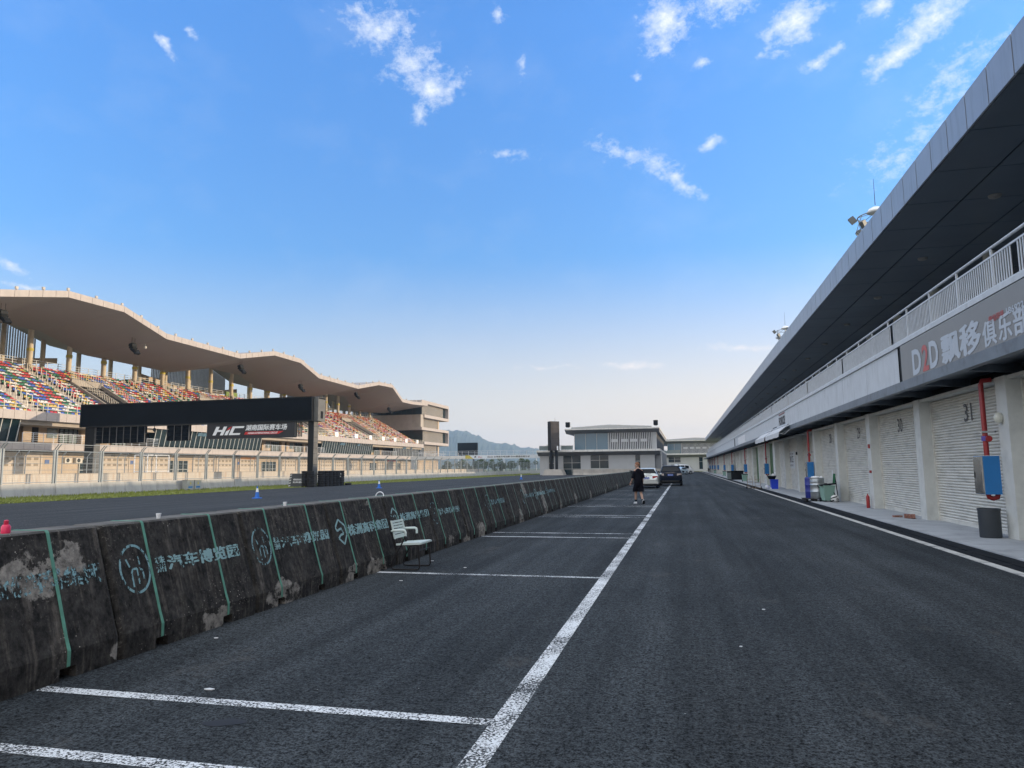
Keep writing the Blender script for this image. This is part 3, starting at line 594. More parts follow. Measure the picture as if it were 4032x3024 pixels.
b=MB(); b.ball((6.02,31.9,.165),(.17,.16,.15),20,12); b.build('shell',mat('helmet_white',(.7,.7,.68),.25,obj=True),t,60)
b=MB()
for z,a0,a1 in((.215,-2.9,-1.2),(.10,-2.9,-2.0)):
    pts=[(6.02+.172*math.cos(a)*math.sqrt(max(.1,1-((z-.165)/.15)**2)),31.9+.162*math.sin(a)*math.sqrt(max(.1,1-((z-.165)/.15)**2)),z+.05*(a+2)) for a in [a0+(a1-a0)*j/10 for j in range(11)]]; b.tube(pts,.022,6)
b.build('band',M['black'],t,50)
b=MB()
for k in range(5):
    a=2*PI*k/5; b.ball((6.09+.035*math.cos(a),31.745,.14+.035*math.sin(a)),(.018,.012,.018),8,5)
b.build('emblem',M['black'],t,60)
# blue crate, basin, bags, trolleys, boxes, far bins
t=thing('storage_box','bright blue plastic crate standing before the green door','crate',(5.77,50,.015)); b=MB(); b.loft([[(5.77-a,50-d,z),(5.77+a,50-d,z),(5.77+a,50+d,z),(5.77-a,50+d,z)] for a,d,z in((.20,.28,.015),(.23,.31,.60),(.245,.325,.60),(.245,.325,.64))]); b.build('body',mat('crate_blue',(.01,.05,.55),.4,obj=True),t)
b=MB(); b.lathe([(0,0),(.2,0),(.29,.2),(.31,.2),(.31,.22),(.26,.22),(.2,.05),(0,.04)],(5.64,50.05,.645),22,cap=False); tag(b.build('basin',M['black'],None,40,org=(5.64,50.05,.645)),'black round basin on the blue crate','basin')
for (x,y,z,r,l) in[(5.75,50.05,.90,(.15,.13,.10),'crumpled white bag in the black basin'),(5.86,50.1,.98,(.06,.06,.13),'small upright white bag beside another in the basin'),(5.36,50.4,.13,(.14,.14,.12),'white rubbish bag on the apron beside the blue crate'),(5.52,49.8,.05,(.07,.05,.035),'small white wrapper at the foot of the blue crate')]:
    b=MB(); b.ball((x,y,z),r,12,8); rr=random.Random(int(x*1000)); b.v=[(vx+rr.gauss(0,.012),vy+rr.gauss(0,.012),max(.017,vz+rr.gauss(0,.012))) for vx,vy,vz in b.v]; tag(b.build('plastic_bag',M['white_pl'],None,0,org=(x,y,z)),l,'bag')
wd=mat('weathered_wood',(.24,.18,.12),.8,var=.3,scale=6,obj=True)
for k,(x,y,rz,l) in enumerate([(4.32,50.6,.2,'rusty hand trolley on the kerb, left of the pair'),(4.75,50.2,-.15,'rusty hand trolley on the kerb, right of the pair')]):
    t=thing('hand_trolley',l,'hand trolley',(0,0,0),'hand trolleys on the kerb')
    b=MB()
    for s in(-.17,.17): b.tube([(s,0,.05),(s,.05,.8),(s,.12,.86),(s,.2,.86)],.014,6)
    for z in(.2,.42,.64): b.cyl((-.17,.02+z*.04,z),(.17,.02+z*.04,z),.012,n=6)
    b.build('frame',wd,t,40); b=MB(); b.box(-.2,.2,-.24,.02,.03,.05); b.build('toe_plate',wd,t)
    for s in(-.22,.22):
        b=MB(); b.cyl((s-.02,.1,.09),(s+.02,.1,.09),.085,n=14); b.build('wheel',M['black'],t,40)
    t.location=(x,y,.014); t.rotation_euler=(-.12,0,rz)
wheelie((5.72,72.7,.015),.1,'mint green bin with dark lid just past the hand trolleys',col=mint)
wheelie((5.95,113,.015),0,'mint green bin behind the black boxes',col=mint)
wheelie((6.1,150,.015),0,'mint green bin farthest down the garages',col=mint)
for (x,y,sx,sy,sz,l) in[(5.75,83.2,1.25,.8,.95,'large black storage box, right of the two by the garages'),(5.12,84.4,.75,.7,.9,'smaller black storage box with a pale side, left of the two')]:
    t=thing('storage_case',l,'storage case',(x,y,.015)); b=MB(); b.box(x-sx/2,x+sx/2,y-sy/2,y+sy/2,.06,sz*.9); b.build('body',M['black'] if sx>1 else mat('case_pale',(.16,.2,.2),.6),t)
    b=MB(); b.box(x-sx/2-.03,x+sx/2+.03,y-sy/2-.03,y+sy/2+.03,sz*.9,sz+.06); b.build('lid',M['black'],t); b=MB(); b.box(x-sx/2+.02,x+sx/2-.02,y-sy/2+.02,y+sy/2-.02,.015,.06); b.build('base',M['black'],t)
for (x,y,l) in((6.0,176,'black motorcycle parked by the far garages, nearer one'),(6.1,190,'black motorcycle parked at the far end of the garages')):
    t=thing('motorcycle',l,'motorcycle',(x,y,.015))
    for s in(-.65,.65):
        b=MB(); b.lathe([(.2,-.05),(.3,-.05),(.32,0),(.3,.05),(.2,.05)],(x,y+s,.335),18,'x',cap=False); b.build('wheel',M['black'],t,40)
    b=MB(); b.ball((x,y+.1,.75),(.16,.4,.2),12,8); b.build('fuel_tank',M['dark'],t,60); b=MB(); b.box(x-.13,x+.13,y-.7,y-.1,.72,.8); b.build('seat',M['black'],t)
    b=MB(); b.box(x-.12,x+.12,y-.3,y+.35,.3,.65); b.cyl((x,y+.65,.33),(x,y+.35,1.0),.05,n=8); b.build('frame',M['black'],t); b=MB(); b.cyl((x-.38,y+.36,1.02),(x+.38,y+.36,1.02),.02,n=8); b.build('handlebar',M['black'],t)
# floodlight masts behind the pit building
def mast(px_dir,dist,label):
    d=Vector(px_dir).normalized()*dist+Vector((0,0,1.55)); x,y,z=d; k=dist/70.
    t=thing('floodlight_mast',label,'floodlight mast',(x,y,0),'floodlight masts behind the pit building'); pl=mat('mast_paint',(.26,.28,.29),.5)
    b=MB(); b.cyl((x,y,0),(x,y,z-.3),.28,.14,14); b.build('pole',pl,t,40)
    b=MB(); Rr=1.5; 
    for zz,rr in((z-.2,1.7),(z+1.1,1.5)):
        b.tube([(x+rr*math.cos(a),y+rr*math.sin(a),zz) for a in [2*PI*j/24 for j in range(24)]],.05,6,True)
    for j in range(6):
        a=2*PI*j/6; b.cyl((x,y,z-1.3),(x+1.7*math.cos(a),y+1.7*math.sin(a),z-.2),.045,n=6); b.cyl((x+1.7*math.cos(a),y+1.7*math.sin(a),z-.2),(x+1.5*math.cos(a+.5),y+1.5*math.sin(a+.5),z+1.1),.03,n=6); b.cyl((x,y,z+1.5),(x+1.5*math.cos(a),y+1.5*math.sin(a),z+1.1),.03,n=6)
    b.build('crown_frame',pl,t,40)
    for j in range(7):
        a=2*PI*j/7+.3; c=(x+1.9*math.cos(a),y+1.9*math.sin(a),z+.1+(.9 if j%2 else 0)); b=MB(); b.obox(c,(.5,.35,.6),Matrix.Rotation(a,3,'Z')@Matrix.Rotation(.6,3,'Y')); b.build('floodlight',mat('flood_housing',(.11,.12,.12),.5) if j==0 else bpy.data.materials['flood_housing'],t)
    b=MB(); b.cyl((x,y,z-.3),(x,y,z+1.3),.14,n=10); b.lathe([(.0,1.3),(.4,1.32),(.72,1.45),(.74,1.55),(.68,1.58),(.55,1.8),(.28,1.94),(0,1.97)],(x,y,z),22); b.build('dome',M['white_pl'],t,40)
    b=MB(); b.cyl((x,y,z+2.15),(x,y,z+4.6),.03,.012,6); b.build('lightning_rod',M['dark'],t)
mast((.2405,.92,.2865),72,'floodlight mast with white dome above the roof edge, nearer one')
mast((.1365,.976,.168),140,'floodlight mast just showing above the roof far along')
# ---------------------------------------------------------------- grandstand
M['gs_conc']=mat('stand_concrete',(.35,.31,.265),.85,var=.12,scale=.9,bmp=.1)
M['gs_panel']=mat('stand_panels',(.38,.335,.305),.6,var=.06,scale=1.1,dirt=(.24,.22,.2),dirtamt=.4,dscale=.8,dstretch=(1,2,.4))
M['gs_wall']=mat('stand_wall',(.47,.37,.265),.8,var=.1,scale=.7)
M['gs_cream']=mat('stand_cream',(.52,.445,.36),.7,var=.06,scale=.7)
M['gs_soffit']=mat('stand_soffit',(.335,.295,.265),.6,var=.05,scale=.12)
M['gs_col']=mat('stand_column',(.52,.44,.32),.7,var=.1,scale=1.5)
M['gs_rail']=mat('stand_rail',(.62,.57,.47),.5,var=.1,scale=3)
def glass(name,col,rough=.06,spec=.6):
    m,nt,b=NT(name); b.inputs['Base Color'].default_value=(*col,1); b.inputs['Roughness'].default_value=rough; b.inputs['Specular IOR Level'].default_value=spec
    n=noise(nt,pos(nt),.5,2); bump(nt,b,n,.04,.05); return m
M['glass']=glass('dark_glass',(.012,.026,.031)); M['glass2']=glass('pale_glass',(.16,.20,.20),.12,.5); M['glass3']=glass('blue_glass',(.09,.17,.23),.08,.8)
M['gs_dark']=mat('shadow_gap',(.02,.02,.02),.8)
M['frame']=mat('window_frame',(.5,.5,.47),.45,var=.05)
GX=-63.5; WX=-65.7; RXE=-64.05; CXG=-76.2
fY=GX/-59.; fW=WX/-61.; fR=RXE/-57.; fC=CXG/-66.
gY0,gY1=24.3,169.
gs=thing('grandstand','long grandstand with wavy cantilevered roof, coloured seats and pit garages beneath','grandstand',(-68,99,0))
def panels(b,x0,x1,ya,yb,z0,z1,w,gap=.03):
    n=max(1,round((yb-ya)/w)); w=(yb-ya)/n
    for i in range(n): b.box(x0,x1,ya+i*w+gap/2,ya+(i+1)*w-gap/2,z0,z1)
# roof profile along Y at the front edge (top heights), measured valley and ridge points
top=[(12,17.3),(18,19.2),(24.6,19.2),(31,17.4),(45,17.4),(47.97,17.39),(54.97,18.97),(62.03,19.02),(68.47,17.27),(82.45,17.09),(90.67,18.76),(97.85,18.68),(103.65,16.99),(117.95,16.8),(126.95,18.48),(133.7,18.67),(138.94,16.22),(144.5,16.22),(154.2,16.68)]
top=[(y*fR,1.55+(z-1.55)*fR) for y,z in top]; FH=.72
def zr(x,y): return 0
b=MB(); f=MB(); so_=MB()
for (ya,za),(yb,zb) in zip(top,top[1:]):
    n=max(1,round((yb-ya)/1.45))
    for i in range(n):
        a,c=i/n,(i+1)/n; g=.02/(yb-ya)
        P=lambda t,dz:(RXE,ya+(yb-ya)*t,za+(zb-za)*t+dz); Q=lambda t,dz:(RXE-.08,ya+(yb-ya)*t,za+(zb-za)*t+dz)
        a2,c2=a+g,c-g
        f.loft([[P(a2,-FH),P(a2,0),Q(a2,0),Q(a2,-FH)],[P(c2,-FH),P(c2,0),Q(c2,0),Q(c2,-FH)]])
f.build('roof_fascia',M['gs_panel'],gs)
b2=MB(); b2.loft([[(RXE-.081,y,z-.04),(RXE-.081,y,z-FH+.03),(RXE-.088,y,z-FH+.03),(RXE-.088,y,z-.04)] for y,z in top]); b2.build('fascia_backing',M['gs_dark'],gs)
def roofring(y,z): # section of roof slab: soffit falls towards the columns, rises shallowly on top
    back=-82.4; zc=z-FH-1.6; zb_=zc-.25+1.9*max(0,min(1,(z-17.5)/1.5))
    return [(RXE-.09,y,z-.03),(CXG,y,z+.1),(back,y,zb_+.9),(back,y,zb_),(CXG,y,zc),(RXE-.09,y,z-FH+.02)]
b.loft([roofring(y,z) for y,z in top]); b.build('roof',M['gs_soffit'],gs)
# columns
def zroof(x,y):
    for (ya,za),(yb,zb) in zip(top,top[1:]):
        if ya<=y<=yb:
            z=za+(zb-za)*(y-ya)/(yb-ya); break
    else: z=top[0][1] if y<top[0][0] else top[-1][1]
    z1=z-FH; t=(RXE-x)/(RXE-CXG)
    return z1-1.6*t if t<=1 else z1-1.6+(-.25+1.9*max(0,min(1,(z-17.5)/1.5)))*(x-CXG)/(-82.4-CXG)
TX0=-64.16; RUN=.762; NR=16; RISE=.428; TZ=7.51
def tier_z(k): return TZ+RISE*k
ZTOP=tier_z(NR)
cy=59.6*fC-4.9*fC*7
while cy<166:
    if cy>24:
        for x,r,zb in((CXG-.3,.36,ZTOP-.2),(CXG-4.5,.34,9.)):
            b=MB(); zt_=zroof(x,cy)+.25; b.cyl((x,cy,zb),(x,cy,zt_),r*.86,n=16)
            c=b.build('column',M['gs_col'],gs,40)
            if x>CXG-1:
                b=MB(); b.box(x-.5,x+.55,cy-.5,cy+.5,ZTOP-.8,ZTOP+.12); b.cyl((x,cy,ZTOP+.12),(x,cy,ZTOP+.22),.5,n=14); b.build('plinth',M['gs_conc'],c)
                b=MB(); b.cyl((x,cy,ZTOP+1.9),(x,cy,ZTOP+2.25),r+.01,n=16,cap=False); b.build('band',mat('band_yellow',(.5,.42,.08),.7) if 'band_yellow' not in bpy.data.materials else bpy.data.materials['band_yellow'],c,40)
    cy+=4.9*fC
# stepped tiers
AIS=[]      # aisles (y0,y1), vomitories
y=gY0+3
VOM=[(48.6,53.4),(71.2,76.1),(95,99.8),(118.7,123.6),(142.4,147.3)]
for k in range(20):
    a=27.6+7.9*k
    if a>gY1-3: break
    if not any(v0-1.5<a<v1+1 for v0,v1 in VOM): AIS.append((a,a+1.2))
poly=[(TX0,6.42)]
for k in range(NR): poly+=[(TX0-RUN*k,tier_z(k)),(TX0-RUN*(k+1),tier_z(k))]
poly+=[(TX0-RUN*NR,ZTOP),(TX0-RUN*NR-4,ZTOP),(TX0-RUN*NR-4,6.42)]
b=MB(); b.prism(poly,'y',gY0,gY1); b.build('terrace',M['gs_conc'],gs)
# aisle steps
b=MB()
for a,c in AIS:
    for k in range(NR): b.box(TX0-RUN*(k+.55),TX0-RUN*k+.0-.003,a,c,tier_z(k)-.001,tier_z(k)-RISE*.5+.0+.21)
b.build('aisle_steps',M['gs_conc'],gs)
# seats
SC=[mat('seat_red',(.40,.025,.03),.5),mat('seat_blue',(.03,.09,.38),.5),mat('seat_green',(.015,.14,.07),.5),mat('seat_yellow',(.48,.32,.06),.5),mat('seat_white',(.55,.53,.50),.5)]
def seat_shape(b,x,y,z,lo=False):
    w=.19
    b.add([(x+.20,y-w,z+.34),(x+.20,y+w,z+.34),(x-.12,y+w,z+.32),(x-.12,y-w,z+.32),(x-.20,y+w,z+.53),(x-.20,y-w,z+.53),(x+.20,y-w,z+.26),(x+.20,y+w,z+.26),(x-.15,y+w,z+.28),(x-.15,y-w,z+.28)],[(0,1,2,3),(3,2,4,5),(0,6,7,1),(1,7,8,2),(0,3,9,6),(9,8,7,6),(9,3,5),(8,4,2)])
sm=[]
for m in SC:
    b=MB(); seat_shape(b,0,0,0); sm.append(b.mesh('seat',mats=[m]))
allseats=[]; r5=random.Random(11)
for k in range(NR):
    x=TX0-RUN*(k+.62); z=tier_z(k); y=gY0+.6
    while y<gY1-.5:
        if not any(a-.2<y<c+.2 for a,c in AIS) and not any(v0-.3<y<v1+.3 for v0,v1 in VOM if 2<=k<12):
            t=k/NR; far=min(1,max(0,(y-97)/28))
            wts=[.14+.42*t+.35*far*t+.12*far,.26*(1-.75*far)*(1-.35*t),.22*(1-.8*far),.2+.12*far,.26+.25*far*(1-t)]
            allseats.append((x,y,z,r5.choices(range(5),wts)[0]))
        y+=.45
near=sorted([s for s in allseats if 30<s[1]<57 ],key=lambda s:(s[1]**2+s[0]**2))[:100]; ns_=set((s[0],s[1]) for s in near)
for x,y,z,c in near:
    o=link('seat',sm[c],gs); o.location=Vector((x,y,z))-ORG[gs.name]
b=MB()
for x,y,z,c in allseats:
    if (x,y) in ns_: continue
    b.m=c; seat_shape(b,x,y,z)
o=b.build('seats',SC,gs); o['kind']='stuff'
b=MB()
for k in range(NR):
    x=TX0-RUN*(k+.62); z=tier_z(k); edges=sorted([(gY0+.5,gY0+.5)]+[(a-.2,c+.2) for a,c in AIS]+[(v0-.3,v1+.3) for v0,v1 in VOM if 2<=k<12]+[(gY1-.5,gY1-.5)])
    for (p0,p1),(q0,q1) in zip(edges,edges[1:]):
        if q0-p1>.3: b.box(x-.1,x+.16,p1,q0,z+.02,z+.255)
o=b.build('row_shade_strips',M['gs_dark'],gs); o['kind']='stuff'  # dark strips below the seats stand in for shade between rows
# aisle handrails: posts along aisles
b=MB(); 
for a,c in AIS:
    for s in(a,c):
        for k in range(1,NR): x=TX0-RUN*k; b.box(x-.03,x+.03,s-.03,s+.03,tier_z(k),tier_z(k)+.98)
o=b.build('aisle_posts',M['gs_rail'],gs); o['kind']='stuff'
# vomitories: opening with walls, void and railings
for v0,v1 in VOM:
    k0,k1=2,11; xa=TX0-RUN*k0; xb=TX0-RUN*k1
    b=MB()
    for s in(v0,v1-.25): b.prism([(xa,tier_z(k0)-.2),(xa,tier_z(k0)+.4),(xb,tier_z(k1)+.4),(xb,tier_z(k0)-.2)],'y',s,s+.25)
    b.box(xb-.25,xb,v0,v1,tier_z(k0),tier_z(k1)+.75); p=b.build('vomitory',M['gs_conc'],gs)
    b=MB(); b.box(xb+.05,xb+.12,v0+.3,v1-.3,tier_z(k0)-.2,tier_z(k0)+2.2); b.build('opening',M['gs_dark'],p)
    b=MB(); b.prism([(xa+.1,tier_z(k0)+.02),(xb+.1,tier_z(k1-1)+.25),(xb+.1,tier_z(k1-1)+.30),(xa+.1,tier_z(k0)+.06)],'y',v0+.26,v1-.26); b.build('landing',M['gs_dark'],p)
    b=MB()
    for s in(v0+.1,v1-.1):
        for j in range(28):
            t=j/27; x=xa+(xb-xa)*t; z=tier_z(k0)+(tier_z(k1)-tier_z(k0))*t+.75; b.box(x-.02,x+.02,s-.02,s+.02,z,z+.72)
        b.tube([(xa,s,tier_z(k0)+1.47),(xb,s,tier_z(k1)+1.47)],.035,6)
    for j in range(14):
        y=v0+(v1-v0)*j/13
        b.box(xa+.5,xa+.54,y-.02,y+.02,tier_z(k0)-.3,tier_z(k0)+1.0); b.box(xb-.14,xb-.1,y-.02,y+.02,tier_z(k1)+.75,tier_z(k1)+1.5)
    b.box(xa+.49,xa+.55,v0,v1,tier_z(k0)+.97,tier_z(k0)+1.02); b.box(xb-.15,xb-.09,v0,v1,tier_z(k1)+1.47,tier_z(k1)+1.52)
    b.build('railing',M['gs_rail'],p)
# top walkway rail behind the seats
b=MB(); x=TX0-RUN*NR-1.2
for z in(.45,.75,1.05): b.cyl((x,gY0,ZTOP+z),(x,gY1,ZTOP+z),.03,n=6)
y=gY0
while y<gY1: b.box(x-.03,x+.03,y-.03,y+.03,ZTOP,ZTOP+1.05); y+=1.6
b.build('top_railing',M['rail'],gs)
gm=mat('green_notice',(.16,.24,.05),.6,var=.2)
for y in (49,58.5,108,135): 
    b=MB(); b.box(x+.05,x+.08,y,y+3.6,ZTOP+.1,ZTOP+1.05); b.build('notice_banner',gm,gs)
# rear louvre screens under the ridges, with bent beams
for c in (21.7*fR,58.5*fR,94.2*fR,130.3*fR):
    c=c*1.0
    b=MB(); X=-82.8
    for j in range(-26,27):
        y=c+j*.36; b.box(X-.1,X+.1,y-.045,y+.045,15.6+.4*abs(j)/26.,zroof(X,y)+.1)
    b.build('louvre_screen',mat('louvre',(.20,.21,.22),.6) if 'louvre' not in bpy.data.materials else bpy.data.materials['louvre'],gs)
    b=MB(); b.loft([[(X+.5,y,z),(X+.5,y,z+.75),(X+.1,y,z+.75),(X+.1,y,z)] for y,z in((c-12.5,16.2),(c-4.4,15.1),(c+4.4,15.1),(c+12.5,16.3))]); b.build('bent_beam',M['gs_wall'],gs)
for c in (44.,84.,124.):
    b=MB(); X=-84.
    b.loft([[(X,y,9.),(X-.3,y,9.),(X-.3,y,z),(X,y,z)] for y,z in((c+4,15.),(c+9,16.),(c+12,16.6),(c+16,17))]); b.build('stair_glazing',M['glass'],gs)
# front fascia of the stand, parapet rail, white boards
zf0,zf1=6.86,7.74; zb0,zb1=3.88,4.63
b=MB(); panels(b,GX-.12,GX,gY0,gY1,zf0,zf1,1.22); b.build('stand_fascia',M['gs_panel'],gs)
b=MB(); b.box(GX-2.2,GX-.13,gY0,gY1,zf0+.03,zf1-.06); b.build('stand_slab',M['gs_conc'],gs)
b=MB(); b.box(GX-.129,GX-.122,gY0,gY1,zf0+.02,zf1-.02); b.box(GX-.129,GX-.122,gY0,gY1,zb0+.02,zb1-.02); b.build('panel_backing',M['gs_dark'],gs)
b=MB(); y=gY0
while y<gY1: b.box(GX-.1,GX-.06,y,y+.04,zf1,zf1+.95); y+=1.22
for z in(.3,.62,.95): b.cyl((GX-.08,gY0,zf1+z),(GX-.08,gY1,zf1+z),.022,n=6)
b.build('parapet_rail',M['gs_rail'],gs)
for y in (47.5,79.5,87.8,96,104.3,113.7,122,130.3,137,143.5,150,156.8,164):
    b=MB(); b.box(GX-.05,GX-.01,y,y+1.3,zf1+.08,zf1+.9); b.build('white_board',M['white_pl'],gs)
# middle floor: balcony fascia, recessed walls with doors, slanted glazing
zb0,zb1=3.88,4.63
b=MB(); panels(b,GX-.12,GX,gY0,gY1,zb0,zb1,1.22); b.build('balcony_fascia',M['gs_panel'],gs)
b=MB(); b.box(WX-1.6,GX-.13,gY0,gY1,zb0+.03,zb1-.05); b.build('balcony_slab',M['gs_conc'],gs)
b=MB(); b.box(WX-1.9,WX-1.6,gY0,gY1,zb1-.06,zf0+.05); b.build('middle_wall',M['gs_wall'],gs)
slant=[(gY0,57.),(75.8,98.8),(118.1,139.7),(151.8,167.3)]; recess=[(57.,75.8),(98.8,118.1),(139.7,151.8)]
for n,(ya,yb) in enumerate(slant):
    d=.45 if n<3 else .05
    b=MB(); b.loft([[(GX-.9,y,zb1-.03),(GX-.9+d,y,zf0+.02),(GX-1.5,y,zf0+.02),(GX-1.5,y,zb1-.03)] for y in(ya,yb)]); g=b.build('slanted_glazing',M['glass'],gs)
    nn=round((yb-ya)/.95)
    for i in range(nn+1):
        y=ya+(yb-ya)*i/nn
        b=MB(); b.loft([[(GX-.9+.0,yy,zb1-.03),(GX-.84,yy,zb1-.03),(GX-.84+d,yy,zf0+.02),(GX-.9+d,yy,zf0+.02)] for yy in(y-.035,y+.035)]); b.build('mullion',M['frame'],g)
    for i in (nn//3,nn//3+1,nn*2//3):
        y=ya+(yb-ya)*(i+.5)/nn; t=.75
        b=MB(); b.loft([[(GX-.83+d*t,yy,zf0-.5),(GX-.80+d*t,yy,zf0-.5),(GX-.80+d,yy,zf0-.1),(GX-.83+d,yy,zf0-.1)] for yy in(y-.42,y+.42)]); b.obox((GX-.55+d*.6,y,zf0-.35),(.02,.86,.5),Matrix.Rotation(.6,3,'Y')); b.build('open_vent',M['glass3'],g)
for (ya,yb) in recess:
    y=ya+.4; k=0
    while y<yb-1.2:
        w=min([2.4,1.0,1.7,1.3][k%4],yb-.3-y)
        b=MB(); 
        if k%4==0:
            b.box(WX-1.58,WX-1.54,y,y+w,zb1,zb1+1.85); p=b.build('balcony_door',M['glass2'],gs)
            b=MB()
            for j in range(5): yy=y+w*j/4; b.box(WX-1.54,WX-1.48,yy-.05,yy+.05,zb1,zb1+1.9)
            b.box(WX-1.54,WX-1.48,y,y+w,zb1+1.45,zb1+1.55); b.build('frame',M['gs_dark'],p)
        elif k%4==1: b.box(WX-1.58,WX-1.2,y,y+w,zb1,zf0); b.build('pier',M['gs_wall'],gs)
        elif k%4==2: b.box(WX-1.58,WX-1.53,y,y+w*.5,zb1,zf0); b.build('dark_recess',M['gs_dark'],gs)
        else: b.box(WX-1.58,WX-1.54,y,y+w,zb1+.7,zb1+1.8); b.build('window',M['glass2'],gs)
        y+=w+.25; k+=1
    b=MB(); y=ya
    while y<yb: b.box(GX-.1,GX-.06,y,y+.04,zb1,zb1+.95); y+=1.2
    for z in(.2,.4,.6,.8,.95): b.cyl((GX-.08,ya,zb1+z),(GX-.08,yb,zb1+z),.014 if z<.9 else .025,n=5)
    b.build('balcony_rail',M['rail'],gs)
# ground floor garages
b=MB(); b.box(WX-6,WX-.3,gY0,gY1,0,3.86); b.build('garage_wall',M['gs_wall'],gs)
b=MB(); b.box(WX-.3,WX+.6,gY0,gY1,3.72,3.85); b.build('garage_soffit',M['gs_dark'],gs)
dm=MB(); W_=4.4
for j in range(6): dm.box(-.02,.03,.01,W_-.01,.02+j*.55,.02+j*.55+.535)
DOOR=dm.mesh('garage_door',mats=[M['gs_cream']])
wm_=MB(); wm_.box(.031,.04,-.265,.265,-.145,.145); WIN=wm_.mesh('window',mats=[mat('door_window',(.24,.19,.13),.4)])
def ltr(p,txt,y,h,z,m): letter(p,txt,lambda u,v:(WX-.19,y+u*h*len(txt)*.62,z+v*h),m,.02,'number')
ink2=mat('garage_number',(.05,.04,.035),.6)
def gdoor(y,num,x=WX-.25,openn=False):
    o=link('garage_door',DOOR,gs); o.location=Vector((x,y,0))-ORG[gs.name]; ORG[o.name]=Vector((x,y,0))
    for r in(0,1):
        for j in range(5): w=link('window',WIN,o); w.location=(.0,.5+j*.85,3.03-r*.6); ORG[w.name]=Vector((x,y,0))
    b=MB()
    for yy in(y-.22,y+W_): b.box(WX-.28,WX-.16,yy,yy+.2,0,3.68)
    b.box(WX-.28,WX-.2,y,y+W_,3.33,3.7); f_=b.build('door_frame',M['gs_cream'],gs)
    if num: ltr(f_,num,y+1.65,.3,3.37,ink2)
for y,n in((34.2,'P15'),(45.8,'P14'),(57.0,'P13'),(69.3,'P12'),(76.3,None),(85.7,'P11'),(90.7,'P10'),(96.3,'P09'),(107.8,'P08'),(113.3,'P07'),(121.0,'P06'),(126.5,'P05'),(132.0,'P04'),(137.8,'P03'),(146.8,'P02'),(152.4,'P01'),(160.1,None)): gdoor(y,n)
for y,w in((80.6,3.8),(102.0,4.1),(142.4,3.6),(157.9,1.6),(66.4,1.5)):
    b=MB(); b.box(WX-.29,WX-.24,y,y+w,.6 if w>2 else 0,3.0); p=b.build('window',M['glass'],gs)
    b=MB(); n=round(w/.95)
    for j in range(n+1): yy=y+w*j/n; b.box(WX-.24,WX-.18,yy-.04,yy+.04,.6 if w>2 else 0,3.0)
    b.box(WX-.235,WX-.185,y,y+w,1.8,1.88); b.build('window_frame',M['frame'],p)
ab=mat('aircon_case',(.6,.57,.5),.5)
for y in (64.25,65.7):
    b=MB(); b.box(WX-.29,WX+.05,y,y+.85,2.6,3.2); p=b.build('aircon',ab,gs); b=MB(); b.cyl((WX+.051,y+.35,2.9),(WX+.06,y+.35,2.9),.22,n=16); b.build('fan_grille',M['dark'],p)
bs=mat('blue_plate',(.05,.11,.3),.5)
for y in (62.0,74.,95.6,119.1):
    b=MB(); b.box(WX-.29,WX-.25,y,y+.55,2.5,2.95); b.build('blue_plate',bs,gs)
# paddock banner orange over a door
b=MB(); b.box(WX-.18,WX-.15,96.3,100.7,3.35,3.7); b.build('orange_sign',mat('orange_sign',(.6,.22,.03),.6),gs)
b=MB(); b.box(WX-.18,WX-.15,152,157.2,3.35,3.7); b.build('red_sign',mat('red_sign',(.45,.04,.03),.6),gs)
# speakers under the roof and small floodlights on the edge
spk=MB()
for j in range(4):
    a=-.05-.3*j; spk.obox((-.06+.075*j*j*.9,0,-.36*j+.02*j*j),(.55,.8,.34),Matrix.Rotation(-a,3,'Y'))
SPK=spk.mesh('cabinets',mats=[M['dark']]); hg=MB(); hg.cyl((0,-.25,.2),(0,-.25,1.0),.02,n=5); hg.cyl((0,.25,.2),(0,.25,1.0),.02,n=5); hg.box(-.2,.2,-.3,.3,.2,.26); HG=hg.mesh('hanger',mats=[M['dark']])
def spk_pos(px,py):
    d=fw*2790+rt*(px-2016)-up*(py-1512); k=-67.5/d.x; return Vector((0,0,1.55))+d*k
for n,(px,py) in enumerate([(14,1195),(527,1315),(949,1428),(1185,1480),(1403,1540),(1532,1576)]):
    p=spk_pos(px,py); zt_=zroof(p.x,p.y); t=thing('loudspeaker','black curved loudspeaker array hanging under the stand roof, '+ordn(n+1)+' from the left','loudspeaker',(p.x,p.y,zt_-.95),'loudspeakers under the grandstand roof'); link('cabinets',SPK,t); link('hanger',HG,t)
fl=MB(); fl.box(-.10,.10,-.13,.13,.09,.36); fl.box(-.09,.09,-.03,.03,0,.089); FL=fl.mesh('roof_floodlight',mats=[mat('roof_lamp',(.42,.38,.33),.5)])
ly=[y*fR for y in [21,24,27,30,33,36,39,42,45,47.2,49.7,52.4,55.1,58.5,61.9,64.7,67.3,70.2,73.1,76,79,82,84.8]]
while ly[-1]<166: ly.append(ly[-1]+3.2)
ly=[y for y in ly if y>52]
for n,y in enumerate(ly):
    z=zroof(RXE,y)+FH; o=link('roof_floodlight',FL); o.location=(RXE-.25,y,z); tag(o,'small square floodlight on the stand roof edge, '+ordn(n+1)+' from the left','floodlight','floodlights along the grandstand roof')
p=spk_pos(575,1308); b=MB(); b.ball((0,0,-.1),(.2,.2,.2),14,8); b.cyl((0,0,-.1),(0,0,.35),.05,n=8); o=b.build('dome_camera',M['frame'],None,60); o.location=(p.x,p.y,zroof(p.x,p.y)-.3); tag(o,'round dome camera under the stand roof right of a loudspeaker','camera')
